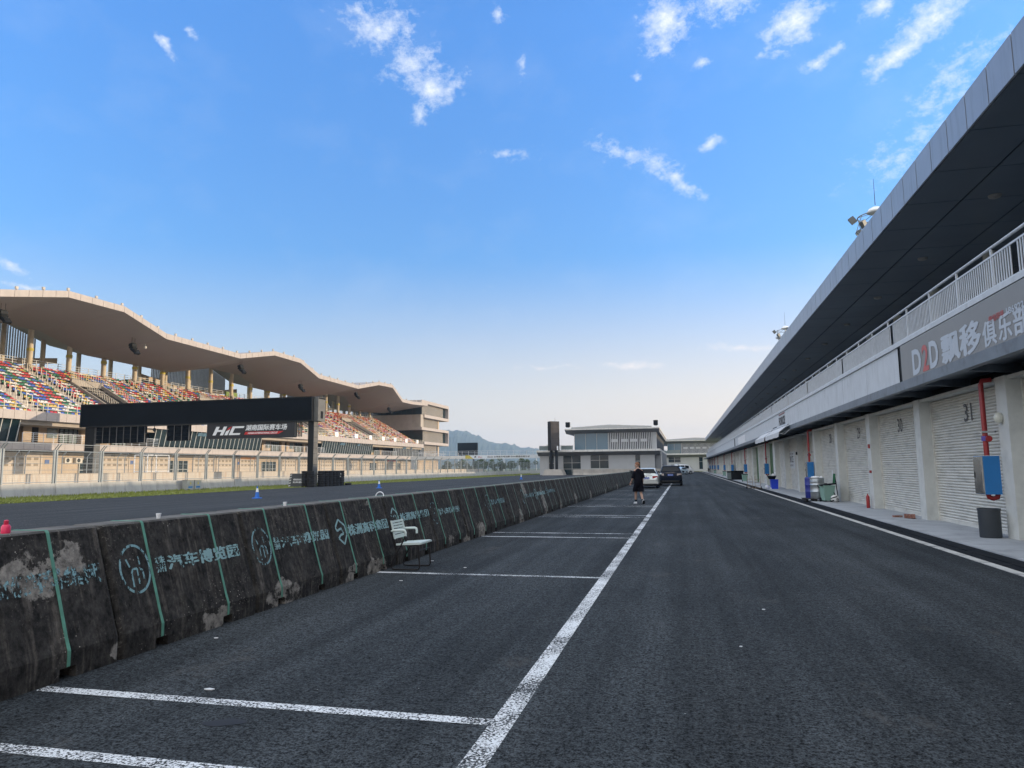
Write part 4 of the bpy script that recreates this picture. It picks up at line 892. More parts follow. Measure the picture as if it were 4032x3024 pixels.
# ---------------------------------------------------------------- end tower of the stand
tw=thing('control_tower','glazed tower block with stacked projecting floors closing the grandstand','tower',(-70,179,0))
TXF=-65.7; TB=-86.; Y1,Y2=174.5,194.3
tz=lambda px,py:0
hT=lambda z:max(0,1.55+(z-1.55)*1.104) if z>0 else 0
def tbox(n,x0,x1,ya,yb,z0,z1,m,par=tw):
    z0,z1=hT(z0),hT(z1)
    b=MB(); b.box(x0,x1,ya,yb,z0,z1); return b.build(n,m,par)
def fins(n,x,ya,yb,z0,z1,step,par,m=None):
    z0,z1=hT(z0),hT(z1)
    b=MB(); y=ya
    while y<yb: b.box(x,x+.03,y,y+.24,z0,z1); y+=step
    return b.build(n,m or M['gs_cream'],par)
tbox('ground_floor',TB,TXF-1.5,Y1,Y2-4,0,3.9,M['gs_wall'])
tbox('slab',TB,TXF,Y1-4,Y2-2,3.9,4.45,M['gs_panel'])
g=tbox('glazing',TB,TXF-1.,Y1,Y2-6,4.45,7.35,M['glass']); fins('fins',TXF-.99,Y1+3.2,Y2-7,4.45,7.35,.75,g); tbox('end_pier',TB,TXF-.9,Y2-6,Y2-5,4.45,7.35,M['gs_wall'])
tbox('slab',TB,TXF+.3,Y1,Y2,7.35,8.0,M['gs_panel'])
g=tbox('glazing',TB,TXF-.6,Y1+1,Y2-.6,8.0,10.7,M['glass']); fins('fins',TXF-.59,Y1+1.2,Y2-3,8.0,10.7,.85,g); tbox('end_frame',TB,TXF+.3,Y2-.5,Y2,8.0,10.7,M['gs_panel'])
tbox('slab',TB,TXF+.3,Y1-2.,Y2,10.7,11.35,M['gs_panel'])
b=MB()
for i in range(12):
    for j in range(3): b.box(TB+i*1.5+.02,TB+(i+1)*1.5-.02,Y1-2.05,Y1-2.,hT(11.0+j*1.1),hT(11.0+(j+1)*1.1)-.04)
b.build('end_cladding',M['gs_panel'],tw)
tbox('third_floor',TB,TXF+.0,Y1-2,Y1,11.35,14.3,M['gs_conc'])
g=tbox('glazing',TB,TXF-1.,Y1,Y2-6,11.35,13.7,M['glass']); fins('fins',TXF-.99,Y1+.5,Y2-6.5,11.35,13.7,.75,g); tbox('end_pier',TB,TXF-.9,Y2-6,Y2-5,11.35,13.7,M['gs_wall'])
tbox('slab',TB,TXF+.3,Y1,Y2,13.7,14.4,M['gs_panel'])
g=tbox('glazing',TB,TXF-.6,Y1+.3,Y2-.6,14.4,17.0,M['glass']); fins('fins',TXF-.59,Y1+.5,Y2-3,14.4,17.0,.85,g); tbox('end_frame',TB,TXF+.3,Y2-.5,Y2,14.4,17.0,M['gs_panel'])
b=MB()
for i in range(12): b.box(TB+i*1.55,TB+i*1.55+.08,Y1+.2,Y1+.29,hT(14.4),hT(17.0))
b.build('mullions',M['dark'],tw)
b=MB(); panels(b,TXF+.2,TXF+.32,Y1-2,Y2+.1,hT(17.0),hT(17.75),1.4); b.box(TB,TXF+.19,Y1-2,Y2+.1,hT(17.0)+.01,hT(17.7)); b.build('roof',M['gs_panel'],tw)
b=MB()
for z in(.4,.7,1.): b.cyl((TXF,Y1-4,hT(4.45)+z),(TXF,Y2-2,hT(4.45)+z),.025,n=5)
for j in range(14): b.box(TXF-.02,TXF+.02,Y1-4+j*1.4,Y1-3.96+j*1.4,hT(4.45),hT(4.45)+1.)
b.build('terrace_rail',M['rail'],tw)
# ---------------------------------------------------------------- track wall, fence, pit wall panels
M['wall_conc']=mat('track_wall_concrete',(.36,.355,.34),.9,var=.12,scale=1.2,dirt=(.20,.20,.19),dirtamt=.65,dscale=1.,dstretch=(1,2.5,.5),bmp=.15,bscale=25)
M['galv']=mat('galvanised',(.25,.28,.30),.5,.3,var=.12,scale=2)
PT=3.873; yF0=35.19-PT*3
WBM=MB(); WBM.loft([[(x,y,z) for x,z in((-.0,0),(.0,.04),(-.16,.86),(-.42,.86),(-.5,0))] for y in(.014,PT-.014)]); WBM=WBM.mesh('track_wall_block',mats=[M['wall_conc']])
for i in range(52):
    y=yF0+PT*i; o=link('track_wall_block',WBM); o.location=(-40.42+rnd.gauss(0,.01),y-.05,0); tag(o,'grey precast concrete wall block under the mesh fence, '+ordn(i+1)+' from its near end','wall block','concrete blocks of the track wall')
fn=thing('mesh_fence','long galvanised mesh fence with angled post tops on the concrete track wall','fence',(-40.75,yF0,.86))
FX_=-40.72
pm=MB(); pm.box(-.05,.05,-.05,.05,.5,3.08); pm.tube([(0,0,3.05),(.10,0,3.2),(.34,0,3.45)],.035,6); POST=pm.mesh('post',mats=[M['galv']])
me_=MB(); w=PT-.30
for zz in(.95,2.98): me_.cyl((0,.15,zz),(0,.15+w,zz),.028,n=6)
for yy in(.15,.15+w): me_.cyl((0,yy,.95),(0,yy,2.98),.028,n=6)
nv=34
for j in range(1,nv): yy=.15+w*j/nv; me_.box(-.003,.003,yy-.003,yy+.003,.95,2.98)
for j in range(1,14): zz=.95+2.03*j/14; me_.box(-.0045,.0015,.15,.15+w,zz-.003,zz+.003)
me_.cyl((.0,.15,3.3),(.0,.15+w,3.3),.0,n=3); me_.cyl((.33,.05,3.44),(.33,PT-.05,3.44),.02,n=5); me_.cyl((.2,.05,3.31),(.2,PT-.05,3.31),.006,n=4)
MESHP=me_.mesh('mesh_panel',mats=[M['galv']])
for i in range(53):
    y=yF0+PT*i
    for d in(-.1,.1): o=link('post',POST,fn); o.location=Vector((FX_,y+d,0))-ORG[fn.name]
    if i<52: o=link('mesh_panel',MESHP,fn); o.location=Vector((FX_,y,0))-ORG[fn.name]
# second fence with white wall panels along the stand's pit lane
pw=mat('white_wall_panel',(.55,.49,.41),.7,var=.06,scale=.8,dirt=(.40,.22,.10),dirtamt=.55,dscale=.9,dstretch=(1,3,.25))
b=MB(); b.box(-.06,.06,.01,3.09,.0,1.46); WP=b.mesh('wall_panel',mats=[pw]); b=MB(); b.box(-.08,.08,0,3.1,1.462,1.50); WC=b.mesh('capping',mats=[M['gs_conc']])
for i in range(48):
    y=25+3.1*i
    if y>146: break
    t=thing('white_wall_panel','rust streaked white pit wall panel behind the mesh fence, '+ordn(i+1)+' from the near end','wall panel',(-42.3,y,0),'white panels of the stand pit wall'); link('panel',WP,t); link('capping',WC,t)
pf=thing('pit_wall_fence','low dark post and rail fence with bent tops behind the white wall panels','fence',(-42.55,25,0))
pm=MB(); pm.tube([(0,0,0),(0,0,2.65),(.05,0,2.75),(.3,0,3.0)],.03,6); BP=pm.mesh('bent_post',mats=[M['galv']])
for i in range(60):
    for d in(0,.75):
        y=26.2+2.9*i+d
        if y<147: o=link('bent_post',BP,pf); o.location=Vector((-42.6,y,0))-ORG[pf.name]
b=MB()
for z in(1.75,2.2,2.62): b.cyl((-42.6,26,z),(-42.6,147,z),.015,n=5)
b.build('rail',M['galv'],pf)
# lattice mast stands behind the fence
t=thing('lattice_frame','pale braced steel lattice frame behind the mesh fence','lattice frame',(-45.3,52.5,0)); b=MB()
for x in(-45.9,-44.6):
    for y in(52.0,54.6): b.cyl((x,y,0),(x,y,3.0),.04,n=6)
for z in(.3,1.6,3.0):
    for x in(-45.9,-44.6): b.cyl((x,52,z),(x,54.6,z),.03,n=5)
    for y in(52.,54.6): b.cyl((-45.9,y,z),(-44.6,y,z),.03,n=5)
for x in(-45.9,-44.6): b.cyl((x,52,.3),(x,53.3,1.6),.025,n=5); b.cyl((x,54.6,.3),(x,53.3,1.6),.025,n=5); b.cyl((x,52,1.6),(x,53.3,.3),.025,n=5); b.cyl((x,54.6,1.6),(x,53.3,.3),.025,n=5)
b.build('braces',M['white_pl'],t)
# utility boxes
ub=mat('utility_grey',(.33,.34,.33),.5,var=.1,scale=3,dirt=(.2,.17,.12),dirtamt=.4,dscale=3)
for y,l in((51.35,'grey electric box with blue marks at the wall foot, left of two'),(52.3,'grey electric box with blue marks at the wall foot, right of two')):
    t=thing('utility_box',l,'utility box',(-40.0,y,0),'electric boxes at the track wall'); b=MB(); b.box(-40.2,-39.75,y-.42,y+.42,.08,.82); b.build('body',ub,t); b=MB(); b.box(-40.24,-39.7,y-.46,y+.46,.82,.87); b.build('lid',ub,t)
    b=MB(); b.box(-39.749,-39.742,y-.25,y+.25,.2,.33); b.build('blue_mark',M['blue'],t); b=MB(); b.add([(-39.742,y-.1,.5),(-39.742,y+.1,.5),(-39.742,y,.72)],[(0,1,2)]); b.build('warning_mark',bpy.data.materials['band_yellow'],t); b=MB(); b.box(-40.18,-39.78,y-.38,y+.38,0,.08); b.build('plinth',M['wall_conc'],t)
# ---------------------------------------------------------------- black screen gantry over the stand's pit lane
GY=60.6
gt=thing('screen_gantry','black LED screen gantry standing beside the track edge, carrying a circuit name board','gantry',(-34,GY,0))
led=mat('led_black',(.006,.008,.011),.55,var=.2,scale=.5,spec=.04); gray=mat('gantry_panel',(.10,.10,.095),.6,var=.25,scale=1.5)
b=MB(); b.box(-60.4,-33.5,GY+.25,GY+1.65,6.2,8.48); b.build('beam',gray,gt)
b=MB(); b.box(-60.3,-34.08,GY+.05,GY+.249,6.28,8.42); s_=b.build('screen',led,gt)
b=MB(); 
b.box(-60.42,-33.98,GY,GY+.26,8.421,8.52); b.box(-60.42,-33.98,GY,GY+.26,6.16,6.279); b.box(-60.42,-60.301,GY,GY+.26,6.28,8.42); b.box(-34.079,-33.95,GY-.02,GY+.3,6.16,8.52); b.build('rim',M['dark'],gt)
b=MB(); b.box(-33.499,-33.49,GY+.75,GY+1.2,6.45,7.15); b.box(-33.499,-33.49,GY+.3,GY+1.6,8.3,8.44); b.build('end_opening',M['black'],gt)
for xa,xb in((-34.5,-33.95),(-59.9,-58.8)):
    b=MB(); b.box(xa,xb,GY+.25,GY+1.1,0,6.2); c=b.build('column',M['dark'],gt)
    b=MB()
    for j in range(12): b.box(xb+.001,xb+.05,GY+.28,GY+1.07,.03+j*.515,.03+j*.515+.49)
    b.build('column_cladding',gray,c)
b=MB(); b.box(-45.4,-35.85,GY+.1,GY+.5,4.68,6.155); sg=b.build('name_board',mat('board_black',(.010,.011,.016),.5),gt)
b=MB(); 
for j in range(5): b.box(-35.84+j*.1,-35.76+j*.1,GY+.12+.12*j,GY+.2+.12*j,4.74,6.15)
b.build('board_edge',gray,gt)
lw=mat('logo_white',(.68,.70,.72),.5,var=.03); lr=mat('logo_red',(.45,.015,.02),.5,var=.05)
b=MB(); yl=GY+.094
def lg(pts): b.add([(x,yl,z) for x,z in pts],[tuple(range(len(pts)))])
h0,h1=5.02,5.86; sl=.42
def sk(x,z): return (x+(z-h0)/(h1-h0)*sl,z)
X0=-44.75
for xa,xb in((0,.36),(.82,1.18)): lg([sk(X0+xa,h0),sk(X0+xb,h0),sk(X0+xb,h1),sk(X0+xa,h1)])
lg([sk(X0+.361,5.36),sk(X0+.819,5.36),sk(X0+.819,5.54),sk(X0+.361,5.54)])
lg([sk(X0+1.32,h0),sk(X0+1.66,h0),sk(X0+1.66,5.58),sk(X0+1.32,5.40)])
for (xa,za,xb,zb_) in((1.8,h0,2.14,h1),(2.141,h0,3.0,5.2),(2.141,5.68,3.1,h1)): lg([sk(X0+xa,za),sk(X0+xb,za),sk(X0+xb,zb_),sk(X0+xa,zb_)])
b.build('emblem',lw,sg)
b=MB(); lg([sk(X0+1.32,5.44),sk(X0+1.66,5.62),sk(X0+1.72,h1),sk(X0+1.45,h1-.12)]); b.build('emblem_tip',lr,sg)
letter(sg,'湖南国际赛车场',lambda u,v:(-41.15+u*4.45+.12*v,yl,5.42+v*.56),lw,.03)
b=MB(); lg([(-41.25,5.03),(-37.55,5.03),(-37.0,5.3),(-41.1,5.3)]); b.build('red_strip',lr,sg)
letter(sg,'HUNAN INTERNATIONAL CIRCUIT',lambda u,v:(-40.85+u*3.2+.05*v,yl-.005,5.08+v*.17),lw,.03)
for xa,xb,za,n in((-58.6,-52.7,4.48,7),(-50.1,-47.55,4.6,3)):
    b=MB(); w=(xb-xa)/n
    for j in range(n):
        for k in range(4): b.box(xa+j*w+.02,xa+(j+1)*w-.02,GY+.3,GY+.5,za+k*(6.155-za)/4+.015,za+(k+1)*(6.155-za)/4-.012)
    b.box(xa,xb,GY+.51,GY+.6,za,6.15); p=b.build('lower_panel',led,gt)
    b=MB(); 
    for j in range(n+1): b.box(xa+j*w-.02,xa+j*w+.02,GY+.24,GY+.299,za,6.15)
    b.build('panel_frame',mat('panel_frame',(.12,.12,.12),.5) if 'panel_frame' not in bpy.data.materials else bpy.data.materials['panel_frame'],p)
b=MB(); b.ball((-51.6,GY+.3,5.75),(.16,.16,.2),12,7); b.cyl((-51.6,GY+.3,5.9),(-51.6,GY+.3,6.16),.03,n=6); b.build('dome_camera',M['dark'],gt,60)
# tyre stacks and boards around the column
rub=mat('tyre_rubber',(.010,.010,.011),.85,var=.35,scale=5,obj=True)
tb=MB(); tb.lathe([(.20,.02),(.27,.0),(.31,.02),(.325,.06),(.325,.15),(.31,.19),(.27,.21),(.20,.19)],(0,0,0),20,cap=False); TY=tb.mesh('tyre',mats=[rub],smooth=40)
stk=[(-33.6,59.9,7,'tall tyre stack in front of the gantry column'),(-33.55,61.8,7,'first tall tyre stack right of the gantry column'),(-33.55,62.6,7,'second tall tyre stack right of the gantry column'),(-33.55,63.35,7,'third tall tyre stack right of the gantry column'),(-33.55,64.1,7,'fourth tall tyre stack right of the gantry column'),(-33.55,64.85,7,'fifth tall tyre stack right of the gantry column'),(-33.6,65.6,4,'low tyre stack behind the right hand striped board'),(-34.1,66.9,7,'rightmost tall tyre stack, set apart from the row'),(-33.5,67.4,1,'single tyres lying flat at the right end of the stacks'),(-34.3,60.2,7,'tyre stack at the far side of the gantry column')]
for x,y,n,l in stk:
    t=thing('tyre_stack',l,'tyre stack',(x,y,0),'tyre stacks guarding the gantry column')
    for j in range(n): o=link('tyre',TY,t); o.location=(rnd.gauss(0,.012),rnd.gauss(0,.012),.212*j); o.scale=(1.05,1.05,1)
bd=mat('board_dark',(.03,.033,.035),.6); tx=mat('board_text',(.6,.6,.6),.6); st_=mat('board_stripe',(.45,.45,.42),.6)
def aboard(x,y,w,h,label,l1,l2):
    t=thing('warning_board',label,'warning board',(x,y,0),'warning boards by the tyre stacks'); lean=.35
    P=lambda s,q,o=0:(x+.0+s*w/2, y-o+lean*q, q*h)
    b=MB(); b.loft([[P(-1,0),P(-1,1),(P(-1,1)[0],P(-1,1)[1]+.05,P(-1,1)[2]),(P(-1,0)[0],P(-1,0)[1]+.05,0)],[P(1,0),P(1,1),(P(1,1)[0],P(1,1)[1]+.05,P(1,1)[2]),(P(1,0)[0],P(1,0)[1]+.05,0)]]); b.build('panel',bd,t)
    b=MB()
    for s in(-1,1):
        for j in range(5):
            q=.02+j*.2; b.quad(P(s*.98,q,.006),P(s*.78,q+.04,.006),P(s*.78,q+.13,.006),P(s*.98,q+.09,.006))
    b.build('stripe',st_,t)
    for k,txt in enumerate((l1,l2)): letter(t,txt,lambda u,v:P(-.55+1.1*u,.48-.2*k+.13*v,.008),tx,.04)
    b=MB(); 
    for s in(-.9,.9): b.cyl((x+s*w/2,y+lean,h),(x+s*w/2,y+lean+.45,0),.03,n=6)
    b.build('leg',bd,t)
aboard(-35.6,61.0,1.9,1.25,'dark striped A-frame board with two white text lines left of the gantry column','赛道危险区域','禁止停车请绕行')
aboard(-33.9,65.3,1.0,1.3,'narrow striped A-frame board among the tyre stacks','车辆慢行','禁止停车')
# cones on the track
cb=mat('cone_blue',(.01,.13,.5),.45,obj=True); cw=mat('cone_white',(.8,.8,.78),.5,obj=True)
def cone(x,y,l):
    t=thing('traffic_cone',l,'traffic cone',(0,0,0),'cones on the track')
    b=MB(); b.loft([[(-a,-a,z),(a,-a,z),(a,a,z),(-a,a,z)] for a,z in((.2,0),(.2,.03),(.17,.05))]); b.build('base',cb,t)
    b=MB(); b.lathe([(.135,.05),(.085,.36)],(0,0,0),18); b.build('body',cb,t,40)
    b=MB(); b.lathe([(.0845,.361),(.05,.56)],(0,0,0),18); b.build('sleeve',cw,t,40); b=MB(); b.lathe([(.05,.561),(.035,.66),(.02,.68)],(0,0,0),14); b.build('tip',cb if y<60 else cw,t,40)
    t.location=(x,y,0)
cone(-23.5,36.,'blue and white traffic cone on the track, nearest and largest'); cone(-24.8,55.5,'blue and white traffic cone on the track near the tyre stacks'); cone(-22.,96.7,'blue traffic cone far down the track before the screen building')
# ---------------------------------------------------------------- buildings at the end of the lane
M['c_wall']=mat('race_wall',(.44,.45,.455),.75,var=.05,scale=.5); M['c_cap']=mat('canopy_edge',(.62,.61,.58),.5,var=.12,scale=1.2); M['c_soff']=mat('canopy_soffit',(.19,.195,.205),.6,var=.06,scale=.6)
M['louv']=mat('louvre_white',(.62,.63,.64),.5,var=.05); M['c_roof']=mat('grey_roof',(.42,.43,.42),.5,var=.05)
def block(name,label,Y,x0,x1,depth,zc0,zc1,zr0,zr1,zp,gx0,gx1,lx1,wins,joints,ovl=1.9):
    t=thing(name,label,'building',((x0+x1)/2,Y,0))
    def bx(n,xa,xb,ya,yb,za,zb,m,par=t):
        b=MB(); b.box(xa,xb,ya,yb,za,zb); return b.build(n,m,par)
    # ground floor wall with horizontal joints and real window openings
    xs=[x0]+[v for w in wins for v in(w[0],w[1])]+[x1]
    for i in range(0,len(xs),2):
        b=MB(); b.box(xs[i]+.02,xs[i+1]-.02,Y+.012,Y+.34,0,joints[-1][1])
        for za,zb in joints: b.box(xs[i]+.01,xs[i+1]-.01,Y,Y+.35,za+.015,zb-.015)
        b.build('wall',M['c_wall'],t)
    for w in wins:
        if w[2]>.1: b=MB(); b.box(w[0],w[1],Y+.02,Y+.35,0,w[2]-.01); b.build('wall',M['c_wall'],t)
        if w[3]<zc0-.02: b=MB(); b.box(w[0],w[1],Y+.02,Y+.35,w[3]+.01,zc0); b.build('wall',M['c_wall'],t)
    bx('core',x0+.1,x1-.1,Y+.4,Y+depth,0,zc1,M['c_wall'])
    for w in wins:
        b=MB(); b.box(w[0],w[1],Y+.2,Y+.26,max(.0,w[2]),w[3]); p=b.build('window',M['glass'],t)
        b=MB(); xm=(w[0]+w[1])/2
        for x in ([w[0],xm,w[1]] if w[1]-w[0]>1.5 else [w[0],w[1]]): b.box(x-.04,x+.04,Y+.14,Y+.199,w[2],w[3])
        zz=w[2]+(w[3]-w[2])*.62
        for z in((w[2],zz,w[3]) if w[2]>.1 else (1.25,zz,w[3])): b.box(w[0],w[1],Y+.15,Y+.198,z-.035,z+.035)
        b.build('frame',M['frame'],p)
    # canopy: edge band, sloping soffit
    def canopy(n,xa,xb,z0,z1,zs,ov):
        b=MB(); k=xa
        while k<xb-.05:
            e=min(k+1.55,xb); b.box(k+.02,e-.02,Y-ov-.06,Y-ov,z0,z1); k=e
        b.build(n+'_edge',M['c_cap'],t)
        b=MB(); b.prism([(Y-ov+.001,z0+.01),(Y-ov+.001,z1-.03),(Y+depth,z1-.03),(Y+depth,zs),(Y-.05,zs)],'x',xa+.03,xb-.03); b.build(n,M['c_soff'],t)
        b=MB(); b.box(xb,xb+.06,Y-ov,Y+depth+1,z0,z1); b.build(n+'_end',M['c_cap'],t)
    canopy('canopy',x0-.35,x1+ovl*.6,zc1-.42,zc1,zc0,1.6)
    # upper floor: glass, louvres
    g=bx('glazing',gx0,gx1,Y+.05,Y+.15,zc1,zr0-.9,M['glass3']); b=MB()
    n=max(2,round((gx1-gx0)/2.4))
    for j in range(n+1): x=gx0+(gx1-gx0)*j/n; b.box(x-.03,x+.03,Y-.01,Y+.049,zc1,zr0-.9)
    b.build('mullion',M['frame'],g)
    bx('upper_wall',gx0,lx1+.9,Y+.3,Y+depth,zc1,zr0-.85,M['gs_dark'])
    b=MB(); x=gx1+.1; k=0; zA,zB=zc1+.02,zr0-.9
    while x<lx1:
        b.box(x,x+.16,Y-.12,Y+.1,zA,zB)
        x+=.37; k+=1
    l=b.build('louvre_screen',M['louv'],t)
    b=MB(); x=gx1+.7; zm=zA+(zB-zA)*.52
    while x+1.4<lx1: b.box(x,x+1.4,Y+.11,Y+.16,zm-.28,zm+.32); x+=2.0
    b.build('louvre_panel',M['louv'],l)
    bx('corner_pier',lx1+.1,lx1+.95,Y-.1,Y+.29,zc1,zr0-.9,M['c_wall'])
    canopy('roof_canopy',gx0-1.8,x1+ovl*.6,zr0-.25,zr0+.02,zr0-.95,1.8)
    b=MB(); xa,xb=gx0-1.3,x1-.4; xm=(xa+xb)/2
    b.prism([(xa+.8,zr0+.1),(xa+.8,zr0+.35),(xm,zp),(xb,zp-.45),(xb,zr0+.1)],'y',Y-.9,Y+depth); b.build('roof',M['c_roof'],t)
    return t,bx
t,bx=block('race_control_building','nearer low building with white louvre screen and dark ground windows','building' and 150.,-29.98,-5.75,58,4.04,5.22,9.62,9.95,10.4,-22.4,-15.3,-6.2,[(-28.02,-26.9,.05,4.0),(-24.94,-21.16,.05,4.05),(-19.1,-15.27,1.3,4.05),(-9.77,-8.72,.6,4.03)],[(0,1.25),(1.25,2.6),(2.6,4.03)])
b=MB(); b.box(-5.7,-4.55,150.6,206,0,4.0); b.build('side_wall',M['c_soff'],t); b=MB(); b.box(-4.54,-4.3,150.5,151,0,4.7); b.build('side_pier',M['c_wall'],t)
b=MB(); 
for x in(-29.9,-27.5,-25.1,-22.8): b.box(x,x+.05,149.0,149.05,5.22,6.2)
b.box(-29.9,-22.5,149.0,149.05,6.2,6.25); b.build('roof_rail',M['rail'],t); b=MB(); b.box(-29.85,-22.6,149.07,149.09,5.3,6.15); b.build('rail_glass',M['glass2'],t)
b=MB(); b.box(-28.8,-27.5,152,153,5.2,6.5); b.build('roof_unit',M['c_roof'],t)
t2,_=block('service_building','farther low building with louvre screen beyond the parked cars','b' and 240.,-6.9,14.,30,4.5,5.75,10.0,10.2,10.85,-5.0,-.6,12.,[(-4.83,-.93,2.8,4.6),(4.89,6.1,.6,4.5)],[(0,1.5),(1.5,3.),(3.,4.48)])
b=MB(); b.box(-6.8,-1.,238.9,238.95,5.76,6.9); b.build('balcony_glass',M['glass2'],t2)
cm_=MB(); cm_.cyl((0,0,0),(-.5,-.2,.1),.12,n=10); o=cm_.build('security_camera',M['white_pl']); o.location=(-3.2,148.2,4.75); tag(o,'white security camera at the canopy corner of the louvred building','camera')
for x,z,l in((-23.6,9.98,'black loudspeaker box on the left roof corner of the louvred building'),(-5.3,9.98,'black loudspeaker box on the right roof corner of the louvred building')):
    tt=thing('roof_loudspeaker',l,'loudspeaker',(x,149,z)); b=MB(); b.box(x-.45,x+.45,148.6,149.4,z+.12,z+1.1); b.build('cabinet',M['dark'],tt); b=MB(); b.box(x-.3,x+.3,148.7,149.3,z,z+.12); b.box(x-.38,x+.38,148.58,148.599,z+.2,z+1.02); b.build('mount',M['black'],tt)
# tall sign on two posts, block base
t=thing('vertical_screen','tall dark screen on two posts in a concrete block base','screen',(-26.3,147,0)); 
Mz=Matrix.Rotation(R(38),3,'Z'); b=MB(); b.obox((-26.35,147,8.15),(2.05,1.35,6.1),Mz); b.build('cabinet',M['dark'],t)
dk=mat('screen_face',(.05,.042,.04),.35,var=.35,scale=.8); b=MB(); c=Vector((-26.35,147,0))
b.obox(c+Mz@Vector((0,-.70,8.15)),(1.98,.03,6.02),Mz); f_=b.build('screen',dk,t)
b=MB()
for j in range(6): b.obox(c+Mz@Vector((0,-.72,5.6+j)),(1.98,.012,.02),Mz)
b.build('seam',M['black'],f_)
for s in(-.55,.55):
    b=MB(); b.cyl((-26.35+s,147,0),(-26.35+s,147,5.12),.3,n=18); b.build('post',M['dark'],t,40)
b=MB(); b.cyl((-26.0,147,11.2),(-26.0,147,12.0),.02,n=5); b.build('rod',M['dark'],t)
b=MB()
for s in(0,.55): b.obox((-25.4+s,146.2,5.6),(.28,.2,.9))
b.build('bracket_box',M['white_pl'],t)
b=MB(); b.loft([[(-28.5+i,145.0+i*.6,z),(-24.1-i,145.0+i*.6,z),(-24.1-i,149.2-i*.6,z),(-28.5+i,149.2-i*.6,z)] for i,z in((0,0),(.5,1.2))]); b.build('base',M['jersey'] if 'jersey' in M else M.setdefault('jersey',mat('jersey_concrete',(.40,.37,.33),.9,var=.15,scale=.8,dirt=(.25,.23,.2),dirtamt=.5,dscale=.7)),t)
jb=MB(); jb.loft([[(x,y,z) for y,z in((-.3,0),(-.12,.4),(-.1,1.15),(.1,1.15),(.12,.4),(.3,0))] for x in(.02,1.96)]); JB=jb.mesh('barrier_block',mats=[M['jersey']])
for i in range(9): o=link('barrier_block',JB); o.location=(-22.3+2*i,146.5,0); tag(o,'pale jersey barrier block before the louvred building, '+ordn(i+1)+' from the left','barrier','pale barrier blocks before the louvred building')
# track footbridge with banner
t=thing('banner_bridge','footbridge beam across the track carrying a white banner with black Chinese lettering','bridge',(-44,155,4)); 
b=MB(); b.box(-61.5,-30.2,155,157,3.75,4.45); b.build('beam',M['c_cap'],t); 
b=MB()
for z in(.35,.7,1.05): b.cyl((-61,155.1,4.45+z),(-30.2,155.1,4.45+z),.025,n=5)
x=-61
while x<-30.3: b.box(x-.025,x+.025,155.08,155.13,4.45,5.5); x+=1.5
b.build('railing',M['rail'],t); b=MB(); b.box(-48.2,-30.9,154.9,154.99,3.72,4.52); bb=b.build('banner',mat('bridge_banner',(.62,.66,.70),.6,var=.04),t)
b=MB(); b.add([(-48.2,154.895,3.72),(-46.2,154.895,3.72),(-47.3,154.895,4.52),(-48.2,154.895,4.52)],[(0,1,2,3)]); b.build('banner_corner',bpy.data.materials['band_yellow'],bb)
letter(bb,'SE626 全球首次电动赛卡FIA赛道远程认证',lambda u,v:(-43.0+u*9.8,154.89,3.93+v*.4),ink2,.03); letter(bb,'IMoto',lambda u,v:(-45.2+u*1.0,154.89,4.0+v*.24),mat('banner_red_ink',(.4,.03,.04),.6),.03)
b=MB(); b.add([(-46.1+x,154.89,3.95+z) for x,z in((0,0),(.25,.1),(.5,0),(.42,.5),(.25,.3),(.15,.42))],[tuple(range(6))]); b.build('banner_emblem',ink2,bb)
for x in(-61.,-30.6): b=MB(); b.box(x-.4,x+.4,155.1,156.9,0,3.75); b.build('pier',M['c_wall'],t)
# far black screen
t=thing('far_screen','distant black billboard screen in front of the hazy hill','screen',(-80,260,0)); b=MB(); b.box(-84,-76.2,260,261.2,6.6,11.35); b.build('screen',led,t)
for x in(-82.5,-77.8): b=MB(); b.cyl((x,260.6,0),(x,260.6,6.6),.35,n=12); b.build('post',M['dark'],t,40)
# flood light poles beyond
for x,h,l in((-66,6.2,'slim white lamp pole right of the far screen'),(-57.5,4.6,'slim white lamp pole behind the round trees'),(-51.8,4.6,'slim white lamp pole between the round trees'),(-47.2,4.8,'slim white lamp pole left of the tall tree clump'),(-42.0,4.6,'slim white lamp pole right of the tall tree clump')):
    tt=thing('lamp_pole',l,'lamp pole',(x,205,0),'lamp poles beyond the track'); b=MB(); b.cyl((x,205,0),(x,205,h),.09,.05,8); b.build('pole',M['white_pl'],tt,40); b=MB(); b.box(x-.35,x+.1,204.9,205.1,h,h+.1); b.build('lamp',M['frame'],tt)
